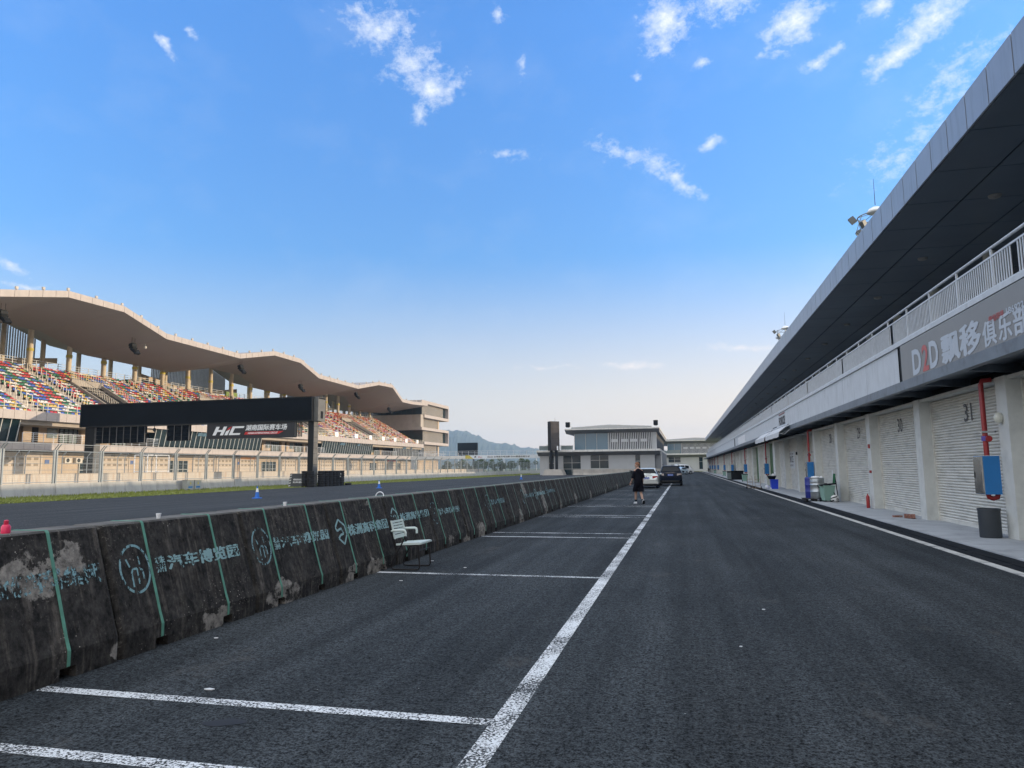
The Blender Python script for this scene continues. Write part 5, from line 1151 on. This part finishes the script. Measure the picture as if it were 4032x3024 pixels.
# trees
M['leaf']=mat('leaves',(.045,.075,.022),.7,var=.5,scale=1.1); M['bark']=mat('bark',(.08,.06,.045),.9)
def tree(x,y,h,r,label,seed):
    q=random.Random(seed); t=thing('tree',label,'tree',(x,y,0),'trees beyond the track')
    b=MB(); b.tube([(x,y,0),(x+.05,y,h*.3),(x-.05,y,h*.55),(x,y,h*.8)],[.14,.11,.08,.03],7)
    for k in range(5):
        a=q.random()*2*PI; b.tube([(x,y,h*(.3+.08*k)),(x+math.cos(a)*r*.5,y+math.sin(a)*r*.5,h*(.5+.08*k))],[.06,.02],5)
    b.build('trunk',M['bark'],t)
    b=MB(); cl=[(q.gauss(0,r*.42),q.gauss(0,r*.42),h*(.62+.16*q.gauss(0,1)),r*(.3+.25*q.random())) for _ in range(11)]
    for (cx,cy_,cz,cr) in cl:
        for _ in range(110):
            u=q.random()*2*PI; v=math.acos(2*q.random()-1); s=cr*(.55+.5*q.random()); p=Vector((x+cx+s*math.sin(v)*math.cos(u),y+cy_+s*math.sin(v)*math.sin(u),max(h*.22,cz+s*math.cos(v)*.85)))
            sz=.10+.12*q.random(); e1=Vector((q.gauss(0,1),q.gauss(0,1),q.gauss(0,1))).normalized()*sz; e2=e1.orthogonal().normalized()*sz*.7; b.quad(p-e1,p+e2*.8,p+e1,p-e2*.8)
    b.build('crown',M['leaf'],t)
for i,(x,h,r,l) in enumerate([(-64.,3.9,1.7,'leftmost small round tree seen through the track fence'),(-59.2,3.9,1.7,'round tree below the banner, second from the left'),(-56.2,4.3,1.7,'round tree below the banner, third from the left'),(-53.3,3.4,1.3,'lower round tree below the middle of the banner'),(-51.2,3.9,1.5,'dark round tree right of the middle of the banner'),(-48.4,4.5,1.7,'tall round tree left of the big tree clump'),(-45.2,4.9,2.0,'left tree of the big clump at the louvred building'),(-43.2,4.5,1.8,'right tree of the big clump at the louvred building'),(-61.5,3.2,1.3,'small round tree between the first two round trees'),(-67.5,3.6,1.6,'small round tree behind the tower end of the fence')]): tree(x,200,h,r,l,50+i)
# strip of grass before the far building and hills
sheet('grass_strip',-4,40,224,238,.02,M['grass'])
def hill():
    b=MB(); Yh=3000.; prof=[(-40,1.2),(-32,2.2),(-26,2.9),(-22,3.0),(-18.6,3.02),(-17.86,3.03),(-17.07,2.92),(-16.3,2.55),(-15.2,2.08),(-14.4,1.92),(-13.7,1.88),(-12.9,1.62),(-12.1,1.62),(-11,1.4),(-9,1.25),(-7,1.05),(-5,.75),(-3,.5),(0,.25),(4,.05)]
    q=random.Random(5); rows=[]; N_=260
    def hgt(a):
        for (a0,e0),(a1,e1) in zip(prof,prof[1:]):
            if a0<=a<=a1: return e0+(e1-e0)*(a-a0)/(a1-a0)
        return 0
    from mathutils import noise as mn
    for k in range(15):
        d=Yh-1040+k*120; rr=[]
        for i in range(N_):
            a=-40+44*i/(N_-1); t=k/9.; z=math.tan(R(hgt(a)))*Yh*(math.sin(min(1,t)*PI/2)**1.3 if t<=1 else max(0,1-(t-1)*1.2))
            z+=mn.noise(Vector((a*2.2,k*.7,0)))*10*min(1,t)+ (abs(mn.noise(Vector((a*11,k*2.1,3))))*9+q.random()*6)*min(1,t*1.2)
            rr.append((math.sin(R(a))*d/math.cos(R(0)),math.cos(R(a))*d,max(-3,z-3)))
        rows.append(rr)
    b.loft(rows,False,False); o=b.build('hills',mat('hill_forest',(.02,.035,.024),.9,var=.45,scale=.03),None); struct(o)
hill()
# air
hz_=MB(); hz_.box(-4600,1300,-60,4300,-1.2,215); 
hm=bpy.data.materials.new('haze'); hm.use_nodes=True; n_=hm.node_tree; n_.nodes.remove(n_.nodes['Principled BSDF']); pv=n_.nodes.new('ShaderNodeVolumePrincipled'); pv.inputs['Density'].default_value=HAZE_D; pv.inputs['Color'].default_value=(.55,.76,.98,1); pv.inputs['Anisotropy'].default_value=.2
n_.links.new(pv.outputs[0],n_.nodes['Material Output'].inputs['Volume'])
tag(hz_.build('haze',hm),None,None,None,'stuff')
# ---------------------------------------------------------------- folding armchair beside the barrier
ch=thing('folding_chair','white slatted folding armchair with dark tube frame beside the barrier','chair',(-4.25,10.75,0))
cwp=mat('chair_white',(.58,.66,.63),.45,var=.06,scale=8); ctb=mat('chair_tube',(.012,.009,.009),.5,var=.2,scale=8)
ya,yb=10.51,10.99
for y in(ya,yb):
    b=MB(); b.tube([(-4.245,y,.525),(-4.27,y,.47),(-4.32,y,.37),(-4.41,y,.22),(-4.465,y,.09),(-4.475,y,.045),(-4.455,y,.014),(-4.40,y,.012),(-4.08,y,.012),(-4.03,y,.016),(-4.01,y,.045),(-4.012,y,.10),(-4.035,y,.385)],.0115,8); b.build('leg',ctb,ch,60)
    yi=y+(.025 if y==ya else -.025)
    b=MB(); b.tube([(-4.497,yi,.735),(-4.47,yi,.63),(-4.445,yi,.53),(-4.425,yi,.43),(-4.405,yi,.385),(-4.36,yi,.368),(-4.05,yi,.378)],.0105,8); b.build('back_frame',ctb,ch,60)
    b=MB(); b.tube([(-4.485,y,.59),(-4.43,y,.60),(-4.28,y,.605),(-4.252,y,.595),(-4.243,y,.57),(-4.243,y,.52)],[.012,.019,.020,.020,.019,.017],8); b.build('armrest',cwp,ch,60)
b=MB(); b.cyl((-4.03,ya,.30),(-4.03,yb,.30),.009,n=8); b.cyl((-4.47,ya,.59),(-4.47,yb,.59),.009,n=8); b.build('crossbar',ctb,ch,50)
def bp(s,y,o=0): return (-4.497+(.735-s)*.24+o,y,s)
b=MB()
for k in range(6):
    z0=.745-.043*k
    b.loft([[bp(z0,y),bp(z0,y,.016),bp(z0-.029,y,.016),bp(z0-.029,y)] for y in(ya+.03,yb-.03)])
b.loft([[bp(.475,y),bp(.475,y,.014),bp(.525,y,.014),bp(.525,y)] for y in(ya+.03,yb-.03)])
for y0 in(ya+.005,yb-.035): b.loft([[bp(s,y0,-.003),bp(s,y0,.020),bp(s,y0+.03,.020),bp(s,y0+.03,-.003)] for s in(.75,.47)])
b.build('backrest',cwp,ch)
b=MB()
for k in range(9):
    x=-4.375+.041*k; z=.395+.003*k
    b.box(x,x+.029,ya+.02,yb-.02,z-.012+.004,z+.004)
for y0 in(ya+.0,yb-.03): b.loft([[(-4.40,y0,.373),(-4.40,y0+.03,.373),(-4.40,y0+.03,.40),(-4.40,y0,.40)],[(-4.02,y0,.39),(-4.02,y0+.03,.39),(-4.02,y0+.03,.425),(-4.02,y0,.425)],[(-3.985,y0,.395),(-3.985,y0+.03,.395),(-3.985,y0+.03,.415),(-3.985,y0,.415)]])
b.box(-4.01,-3.985,ya+.03,yb-.03,.395,.42); b.build('seat',cwp,ch)
# ---------------------------------------------------------------- person
def skin_obj(name,verts,edges,m,parent,levels=2,root=0):
    me=bpy.data.meshes.new(name); me.from_pydata([v[0] for v in verts],edges,[]); o=bpy.data.objects.new(name,me); COL.objects.link(o)
    sk_=o.modifiers.new('skin','SKIN'); sk_.use_smooth_shade=True
    for i,v in enumerate(verts):
        r=v[1]; me.skin_vertices[0].data[i].radius=(r if isinstance(r,tuple) else (r,r)); me.skin_vertices[0].data[i].use_root=(i==root)
    ss=o.modifiers.new('sub','SUBSURF'); ss.levels=levels; ss.render_levels=levels
    bpy.context.view_layer.update(); dg=bpy.context.evaluated_depsgraph_get(); m2=bpy.data.meshes.new_from_object(o.evaluated_get(dg)); bpy.data.objects.remove(o)
    m2.materials.clear(); m2.materials.append(m); m2.polygons.foreach_set('use_smooth',[True]*len(m2.polygons)); return m2
skin=mat('skin',(.42,.26,.19),.55,var=.06,scale=20,obj=True); shirt=mat('black_cloth',(.008,.008,.012),.9,var=.35,scale=9,obj=True,bmp=.3,bscale=25,spec=.05); hair=mat('hair_brown',(.20,.085,.04),.7,var=.35,scale=40,obj=True); shoe=mat('shoe_white',(.72,.73,.74),.5,obj=True)
ps=thing('person','person in loose black t-shirt, black shorts and white shoes walking up the lane','person',(0,0,0))
# local frame: +y is walking direction, x to the person's right, origin between the feet
V=[((0,.0,.93),(.13,.10)),((0,.0,1.10),(.135,.10)),((0,-.01,1.28),(.15,.105)),((0,-.02,1.40),(.12,.08)),((-.005,0,1.47),(.055,.055)),((-.01,.02,1.53),(.05,.05)),
   ((.145,-.02,1.36),.06),((.19,-.03,1.14),.045),((.19,-.02,.94),.036),((.185,.0,.84),(.02,.035)),
   ((-.145,-.02,1.36),.06),((-.19,.0,1.14),.045),((-.235,.12,.98),.036),((-.255,.19,.90),(.02,.034)),
   ((.09,.0,.86),.10),((.095,.015,.50),.06),((.095,-.13,.30),.055),((.095,-.25,.14),.036),((.095,-.26,.09),.034),
   ((-.09,.0,.86),.10),((-.085,.10,.50),.062),((-.09,.13,.28),.056),((-.09,.14,.10),.036),((-.09,.15,.06),.036),
   ((-.012,.03,1.555),.05)]
E_=[(0,1),(1,2),(2,3),(3,4),(4,5),(3,6),(6,7),(7,8),(8,9),(3,10),(10,11),(11,12),(12,13),(0,14),(14,15),(15,16),(16,17),(17,18),(0,19),(19,20),(20,21),(21,22),(22,23),(5,24)]
bm_body=skin_obj('body',V,E_,skin,ps)
def join(me,mb):  # append shapes of an MB to a mesh
    o=len(me.vertices); vs=[tuple(v.co) for v in me.vertices]+[tuple(v) for v in mb.v]; fs=[tuple(p.vertices) for p in me.polygons]+[tuple(i+o for i in f) for f in mb.f]
    n=bpy.data.meshes.new(me.name); n.from_pydata(vs,[],fs); n.materials.append(me.materials[0]); n.polygons.foreach_set('use_smooth',[True]*len(n.polygons)); n.update(); return n
# head turned to the left (-x local), face with nose, brow, chin, ear
hd=MB(); HC=Vector((-.02,.03,1.595)); hr=Matrix.Rotation(R(62),3,'Z')
rings=[]; N1=20
for j in range(15):
    t=PI*j/14; t=min(max(t,.06),PI-.06); z=-.118*math.cos(t); w=math.sin(t); rg=[]
    for i in range(N1):
        a=2*PI*i/N1; x=.074*w*math.cos(a); y=.094*w*math.sin(a)
        if y>0 and z<-.02: x*=1-.25*min(1,(-z-.02)/.09)              # jaw narrows
        if math.sin(a)>.93 and -.045<z<.02: y+=.022*(1-abs(z+.022)/.04)       # nose
        if math.sin(a)>.8 and -.1<z<-.07: y+=.006
        if math.sin(a)>.7 and .01<z<.035: y+=.004
        if math.sin(a)<-.3 and z<-.05: y*=.8
        rg.append(HC+hr@Vector((x,y,z)))
    rings.append(rg)
hd.loft(rings)
for s in(-1,1): hd.ball(HC+hr@Vector((s*.076,-.008,-.012)),(.012,.018,.03),8,6)
# hands with five fingers
def hand(c,d,side):
    c=Vector(c); d=Vector(d).normalized(); q=d.cross(Vector((0,1,0))).normalized() if abs(d.y)<.9 else d.cross(Vector((1,0,0))).normalized(); n=d.cross(q)
    hd.loft([[c+q*a*.9+n*b*.6 for a,b in((-.028,-.02),(.028,-.02),(.03,.02),(-.03,.02))],[c+d*.045+q*a+n*b*.6 for a,b in((-.04,-.02),(.04,-.02),(.04,.02),(-.04,.02))],[c+d*.085+q*a+n*b*.5 for a,b in((-.038,-.02),(.038,-.02),(.038,.02),(-.038,.02))]])
    for k,ln in enumerate((.062,.075,.078,.066)):
        r0=c+d*.08+q*(-.03+.02*k); hd.tube([r0,r0+d*ln*.45+n*.008,r0+d*ln*.8+n*.022,r0+d*ln*.95+n*.036],[.0095,.009,.008,.006],6)
    r0=c+d*.025+q*.032*side; hd.tube([r0,r0+q*.025*side+d*.02+n*.006,r0+q*.036*side+d*.05+n*.014],[.012,.010,.008],6)
hand((.185,.01,.845),(-.02,.15,-1),-1); hand((-.255,.19,.90),(-.15,.5,-.8),1)
body=link('body',join(bm_body,hd),ps)
b=MB(); rings=[]
for j in range(10):
    t=PI*(.5+.5*j/9)*1. if False else .04+1.75*j/9
    rg=[]
    for i in range(N1):
        a=2*PI*i/N1; lim=1.15 if math.sin(a)>.35 else 1.9 if math.sin(a)<-.2 else 1.5
        tt=min(t,lim); z=.128*math.cos(tt); k=1.10+.05*math.sin(a*5+j)*.5
        rg.append(HC+Vector((0,0,.012))+hr@Vector((.080*k*math.sin(tt)*math.cos(a),.098*k*math.sin(tt)*math.sin(a)-.004,z)))
    rings.append(rg)
b.loft(rings[::-1],True); b.build('hair',hair,ps,80,org=(0,0,0))
b=MB()
for s in(-1,1):
    c=HC+hr@Vector((s*.03,.088,.008)); b.ball(c,(.009,.009,.006),8,5)
b.ball(HC+hr@Vector((0,.093,-.062)),(.018,.018,.006),8,5); b.build('face_features',mat('eye_dark',(.06,.025,.02),.4),ps,60,org=(0,0,0))
# t-shirt: wide boxy shell with short sleeves
def ell(c,rx,ry,n=22,wob=0,ph=0): return [Vector(c)+Vector((rx*math.cos(2*PI*i/n),ry*math.sin(2*PI*i/n),wob*math.sin(3*2*PI*i/n+ph))) for i in range(n)]
b=MB(); b.loft([ell((0,-.01,.80),.195,.15,22,.012),ell((0,-.01,.84),.20,.153,22),ell((0,-.01,1.0),.19,.148),ell((.005,-.015,1.18),.188,.142),ell((0,-.02,1.33),.185,.13),ell((0,-.02,1.395),.165,.105),ell((0,-.012,1.435),.10,.085),ell((-.003,-.005,1.455),.07,.068)])
for s,(p0,p1,p2) in((1,((.13,-.02,1.345),(.18,-.03,1.22),(.205,-.035,1.05))),(-1,((-.13,-.02,1.345),(-.18,-.01,1.22),(-.215,.03,1.06)))): b.tube([p0,p1,p2],[.08,.078,.084],14)
b.build('t_shirt',shirt,ps,70,org=(0,0,0))
b=MB(); b.loft([ell((0,0,.97),.17,.125),ell((0,0,.80),.19,.14),ell((0,0,.72),.195,.145)])
for s,kx,ky in((1,.105,.0),(-1,-.10,.085)): b.loft([ell((s*.085,0,.80),.11,.125,16),ell((kx,ky*.6+.0,.62),.125,.13,16),ell((kx,ky,.50),.13,.135,16,.008)])
b.build('shorts',shirt,ps,60,org=(0,0,0))
for (fx,fy,pitch_) in((.095,-.25,-68),(-.09,.17,-4)):
    Mx=Matrix.Rotation(R(pitch_),3,'X'); o_=Vector((fx,fy,.085)) if pitch_<-20 else Vector((fx,fy,.0)); off=Vector((0,-.05,-.085)) if pitch_<-20 else Vector((0,-.05,.0))
    P=lambda x,y,z:o_+Mx@(Vector((x,y,z))+off)
    b=MB(); b.loft([[P(x*w,y,z) for x,z in((-.042,.012),(.042,.012),(.045,.035),(.03,h),(-.03,h),(-.045,.035))] for y,w,h in((-.05,.7,.075),(-.03,.9,.095),(.03,.95,.10),(.09,1.05,.072),(.16,1.05,.055),(.205,.85,.045),(.225,.45,.032))]); s_=b.build('shoe',shoe,ps,50,org=(0,0,0))
    b=MB(); b.loft([[P(x*w,y,z) for x,z in((-.047,-.006),(.047,-.006),(.049,.0125),(-.049,.0125))] for y,w in((-.055,.75),(-.02,1.),(.08,1.05),(.16,1.1),(.21,.85),(.232,.45))]); b.build('sole',M['black'] if pitch_<-20 else shoe,s_,50,org=(0,0,0))
    b=MB(); b.cyl(P(0,-.01,.07),P(0,-.012,.16),.043,.047,12); b.build('sock',shirt,ps,50,org=(0,0,0))
ps.location=(-1.9,30.75,.006); ps.rotation_euler=(0,0,R(22)); ps.scale=(1.0,1.0,1.01)
# ---------------------------------------------------------------- cars
cgl=glass('car_glass',(.005,.007,.010),.08,.18); tyr=rub; rimm=mat('alloy',(.42,.43,.44),.3,.8); chro=mat('chrome',(.6,.6,.6),.15,1.); platm=mat('plate_blue',(.01,.08,.42),.4,var=.03); plt=mat('plate_white',(.75,.75,.75),.5); tail=mat('tail_red',(.35,.008,.012),.25,var=.1,scale=20,coat=.6); clr=mat('lamp_clear',(.5,.42,.38),.2,coat=.5); plas=mat('car_trim',(.015,.016,.017),.55)
def paint(n,c,metal,coat=.8): return mat(n,c,.3,metal,var=.02,scale=.5,coat=coat,spec=.5 if coat>.5 else .07)
def car(name,label,loc,rz,L_,Wd,st,pnt,wb,wr,plate,lights,extras=None,full=True):
    """st: stations (y, z_low, z_belt, z_roof, w_low, w_belt, w_roof) from tail to nose; y forward"""
    t=thing(name,label,'car',(0,0,0))
    def ring(s):
        y,zl,zb,zr,wl,wb_,wr_=s; H=[(wl*.55,zl),(wl*.93,zl+.02),(wl,zl+.13),(wb_*1.0,zl+(zb-zl)*.55),(wb_*1.005,zl+(zb-zl)*.78),(wb_*.985,zb-.03),(wb_*.955,zb),(wr_*1.02+(wb_-wr_)*.12,zb+(zr-zb)*.80) if zr-zb>.1 else (wb_*.80,zb+(zr-zb)*.6),(wr_*.93,zb+(zr-zb)*.955),(wr_*.6,zr)]
        return [(x,y,z) for x,z in H]+[(-x,y,z) for x,z in H[::-1]]
    b=MB(); b.loft([ring(s) for s in st]); body=b.build('body',pnt,t,28,org=(0,0,0))
    def pt(y,i,o=.006):
        for a,c in zip(st,st[1:]):
            if a[0]<=y<=c[0]:
                k=(y-a[0])/(c[0]-a[0]); ra,rc=Vector(ring(a)[i]),Vector(ring(c)[i]); p=ra.lerp(rc,k); p.x+=o if p.x>0 else -o; return p
    # side windows
    for s in(0,1):
        ix=(6,7) if s==0 else (13,12)
        for ya_,yb_ in wb:
            P=[pt(ya_,ix[0]).lerp(pt(ya_,ix[1]),.12),pt(yb_,ix[0]).lerp(pt(yb_,ix[1]),.12),pt(yb_,ix[0]).lerp(pt(yb_,ix[1]),.97),pt(ya_,ix[0]).lerp(pt(ya_,ix[1]),.97)]
            b=MB(); b.quad(*(P if s==0 else P[::-1])); b.build('side_window',cgl,t,org=(0,0,0))
    # rear window and windscreen as slabs on the body planes
    for nm,(i0,i1,u0,u1) in (('rear_window',wr[0]),('windscreen',wr[1])):
        a,c=st[i0],st[i1]; sg=-1 if nm=='rear_window' else 1
        pa=lambda u:(a[0]+(c[0]-a[0])*u, a[3]+(c[3]-a[3])*u, (a[5] if a[3]-a[2]<.1 else a[6])*.86+((c[6] if c[3]-c[2]>.1 else c[5])*.86-(a[5] if a[3]-a[2]<.1 else a[6])*.86)*u)
        (y0_,z0_,w0_),(y1_,z1_,w1_)=pa(u0),pa(u1); nrm=Vector((0,-(z1_-z0_),(y1_-y0_))).normalized()
        if nrm.z<0: nrm=-nrm
        o_=nrm*.02; b=MB(); P=[Vector((-w0_,y0_,z0_)),Vector((w0_,y0_,z0_)),Vector((w1_,y1_,z1_)),Vector((-w1_,y1_,z1_))]
        b.loft([[p-o_*1.5 for p in P],[p+o_ for p in P]]); b.build(nm,cgl,t,org=(0,0,0))
    wR,ww,xr=extras.get('wheel',.31),.2,Wd/2-.02
    for yy in extras['axles']:
        for s in(-1,1):
            b=MB(); b.lathe([(wR*.62,-ww/2),(wR*.93,-ww/2),(wR,-ww/2+.03),(wR,ww/2-.03),(wR*.93,ww/2),(wR*.62,ww/2)],(s*(xr-ww/2+.02),yy,wR),26,'x',cap=False); w=b.build('wheel',tyr,t,40,org=(0,0,0))
            b=MB(); b.lathe([(0,s*.06),(wR*.2,s*.075),(wR*.6,s*.05),(wR*.62,s*.085),(wR*.64,s*.08),(wR*.64,-s*.04),(0,-s*.04)],(s*(xr-ww/2+.02),yy,wR),20,'x',cap=False); b.build('rim',rimm,w,40,org=(0,0,0))
            b=MB(); b.lathe([(wR*1.0,0),(wR*1.16,0)],(s*(xr+.014),yy,wR+.01),26,'x',cap=False); b.build('wheel_arch',plas,t,org=(0,0,0))
    yt=st[0][0]
    # number plate
    pz,py=plate; b=MB(); b.box(-.22,.22,py-.02,py,pz,pz+.14); p=b.build('number_plate',platm,t,org=(0,0,0))
    letter(p,extras['plate'],lambda u,v:(-.19+.38*u,py-.023,pz+.03+.085*v),plt,.02)
    for (x0_,x1_,z0_,z1_,y_,m_) in lights:
        for s in(-1,1): b=MB(); b.loft([[(s*x0_,y_-.02,z0_),(s*x1_,y_+.02,z0_),(s*x1_,y_+.02,z1_),(s*x0_,y_-.02,z1_)],[(s*x0_,y_+.09,z0_),(s*x1_,y_+.2,z0_),(s*x1_,y_+.2,z1_),(s*x0_,y_+.09,z1_)]]); b.build('tail_light',m_,t,org=(0,0,0))
    for (bx_,n,m_) in extras.get('boxes',[]): b=MB(); b.box(*bx_); b.build(n,m_,t,org=(0,0,0))
    my,mz=extras['mirror']
    for s in(-1,1): b=MB(); b.ball((s*(Wd/2+.09),my,mz),(.10,.06,.075),10,7); b.build('mirror',pnt,t,60,org=(0,0,0))
    if extras.get('rails'):
        for s in(-1,1): b=MB(); zr_,xx,y0_,y1_=extras['rails']; b.tube([(s*xx,y0_,zr_-.05),(s*xx,y0_+.12,zr_),(s*xx,y1_-.12,zr_),(s*xx,y1_,zr_-.06)],.02,6); b.build('roof_rail',plas,t,50,org=(0,0,0))
    if extras.get('wiper'): yy,zz=extras['wiper']; b=MB(); b.cyl((-.02,yy,zz),(.34,yy-.01,zz+.03),.012,n=6); b.build('wiper',plas,t,org=(0,0,0))
    b=MB(); b.box(-Wd/2+.14,Wd/2-.14,yt+.3,yt+L_-.4,.16,.34); b.build('underbody',plas,t,org=(0,0,0))
    t.location=loc; t.rotation_euler=(0,0,rz); return t
silver=paint('silver_paint',(.50,.53,.52),.55); dkb=paint('black_paint',(.006,.010,.020),.0,.04); wht=paint('white_paint',(.70,.72,.74),0.); icy=paint('ice_paint',(.45,.58,.68),.2)
car('silver_car','silver estate car with blue number plate parked between the barrier and the black car','d' and (-2.66,52.3,0),0,4.35,1.72,
 [(0.,.42,.62,.64,.66,.70,.60),(.05,.30,.82,.84,.80,.80,.66),(.14,.24,.92,.95,.84,.84,.68),(.22,.22,.97,1.05,.85,.85,.66),(.52,.2,.96,1.40,.86,.86,.60),(.9,.2,.95,1.45,.86,.86,.62),(1.6,.2,.94,1.47,.86,.86,.62),(2.3,.2,.93,1.44,.86,.86,.61),(2.75,.2,.94,1.30,.86,.86,.60),(3.25,.22,.95,.99,.86,.85,.66),(3.9,.24,.84,.88,.85,.82,.6),(4.2,.28,.70,.74,.8,.74,.5),(4.33,.36,.6,.62,.66,.6,.4)],
 silver,[(.62,1.05),(1.1,1.85),(1.92,2.62)],[(3,4,.10,.93),(8,9,.1,.92)],(.66,-.002),[(.44,.80,.70,.88,.03,tail)],
 dict(axles=(.72,3.35),plate='湘B A8P32',mirror=(2.72,1.0),wheel=.30,wiper=(.19,1.02),boxes=[((-.84,.84,-.05,.02,.34,.50),'bumper',silver),((-.80,.80,-.035,.03,.29,.335),'bumper_strip',plas),((-.42,.42,.065,.10,.90,.925),'tailgate_trim',chro),((-.05,.05,.04,.09,.80,.86),'badge',chro),((-.6,-.35,.0,.2,.20,.27),'exhaust',plas)]))
car('black_suv','black sport utility car with roof rails parked astride the long white line','d' and (-1.08,59.1,0),0,4.8,1.86,
 [(0.,.50,.72,.74,.74,.78,.6),(.06,.36,.92,.94,.88,.88,.70),(.16,.30,1.02,1.05,.91,.90,.72),(.24,.28,1.06,1.12,.92,.91,.70),(.72,.26,1.06,1.52,.93,.92,.60),(.85,.26,1.05,1.60,.93,.92,.62),(1.7,.26,1.03,1.64,.93,.92,.66),(2.4,.26,1.02,1.61,.93,.92,.65),(2.85,.26,1.03,1.46,.93,.92,.63),(3.4,.28,1.05,1.09,.93,.91,.72),(4.2,.3,.98,1.02,.92,.88,.66),(4.62,.34,.84,.88,.86,.8,.5),(4.78,.42,.70,.72,.7,.62,.4)],
 dkb,[(.95,1.3),(1.36,2.05),(2.12,2.75)],[(3,4,.08,.95),(8,9,.1,.92)],(.80,.0),[(.52,.88,.80,.98,.04,clr)],
 dict(axles=(.9,3.75),plate='湘A 6K519',mirror=(2.9,1.1),wheel=.37,rails=(1.72,.62,.95,2.6),wiper=(.2,1.13),boxes=[((-.9,.9,-.06,.02,.44,.66),'bumper',dkb),((-.7,.7,-.045,.02,.33,.435),'bumper_trim',plas),((-.36,.36,.04,.09,1.02,1.045),'tailgate_trim',chro),((-.62,.62,.68,.86,1.53,1.565),'spoiler',dkb)]))
car('white_car','pale blue white hatchback far down the lane right of the black car','d' and (.12,138,0),R(150),4.2,1.75,
 [(0.,.42,.62,.64,.66,.70,.60),(.05,.30,.82,.84,.80,.80,.66),(.14,.24,.92,.95,.84,.84,.68),(.22,.22,.97,1.02,.85,.85,.66),(.75,.2,.96,1.38,.86,.86,.60),(1.2,.2,.95,1.44,.86,.86,.62),(1.6,.2,.94,1.46,.86,.86,.62),(2.1,.2,.93,1.42,.86,.86,.61),(2.4,.2,.94,1.30,.86,.86,.60),(3.15,.22,.95,.99,.86,.85,.66),(3.8,.24,.84,.88,.85,.82,.6),(4.1,.28,.70,.74,.8,.74,.5),(4.2,.36,.6,.62,.66,.6,.4)],
 icy,[(.8,1.2),(1.26,1.8),(1.86,2.35)],[(3,4,.10,.93),(8,9,.1,.92)],(.66,.045),[(.5,.80,.70,.88,.10,tail)],dict(axles=(.72,3.3),plate='湘B 1',mirror=(2.5,1.0)))
vt=car('white_van','white van far down the lane behind the black car','d' and (-2.2,146,0),R(-60),4.4,1.9,
 [(0.,.4,1.0,1.02,.80,.84,.8),(.04,.3,1.05,1.75,.86,.88,.80),(.12,.25,1.05,1.90,.88,.88,.80),(1.0,.25,1.04,1.95,.88,.88,.80),(2.4,.25,1.03,1.95,.88,.88,.80),(3.2,.25,1.03,1.85,.88,.88,.76),(3.5,.25,1.05,1.62,.88,.88,.72),(4.05,.27,1.04,1.09,.87,.86,.7),(4.3,.3,.86,.9,.84,.82,.6),(4.4,.38,.6,.62,.7,.66,.5)],
 wht,[(.3,1.2),(1.3,2.2),(2.35,3.2)],[(1,2,.2,.8),(6,7,.1,.9)],(.72,.03),[(.62,.82,.8,1.1,.06,tail)],dict(axles=(.8,3.5),plate='湘B 2',mirror=(3.3,1.15)))
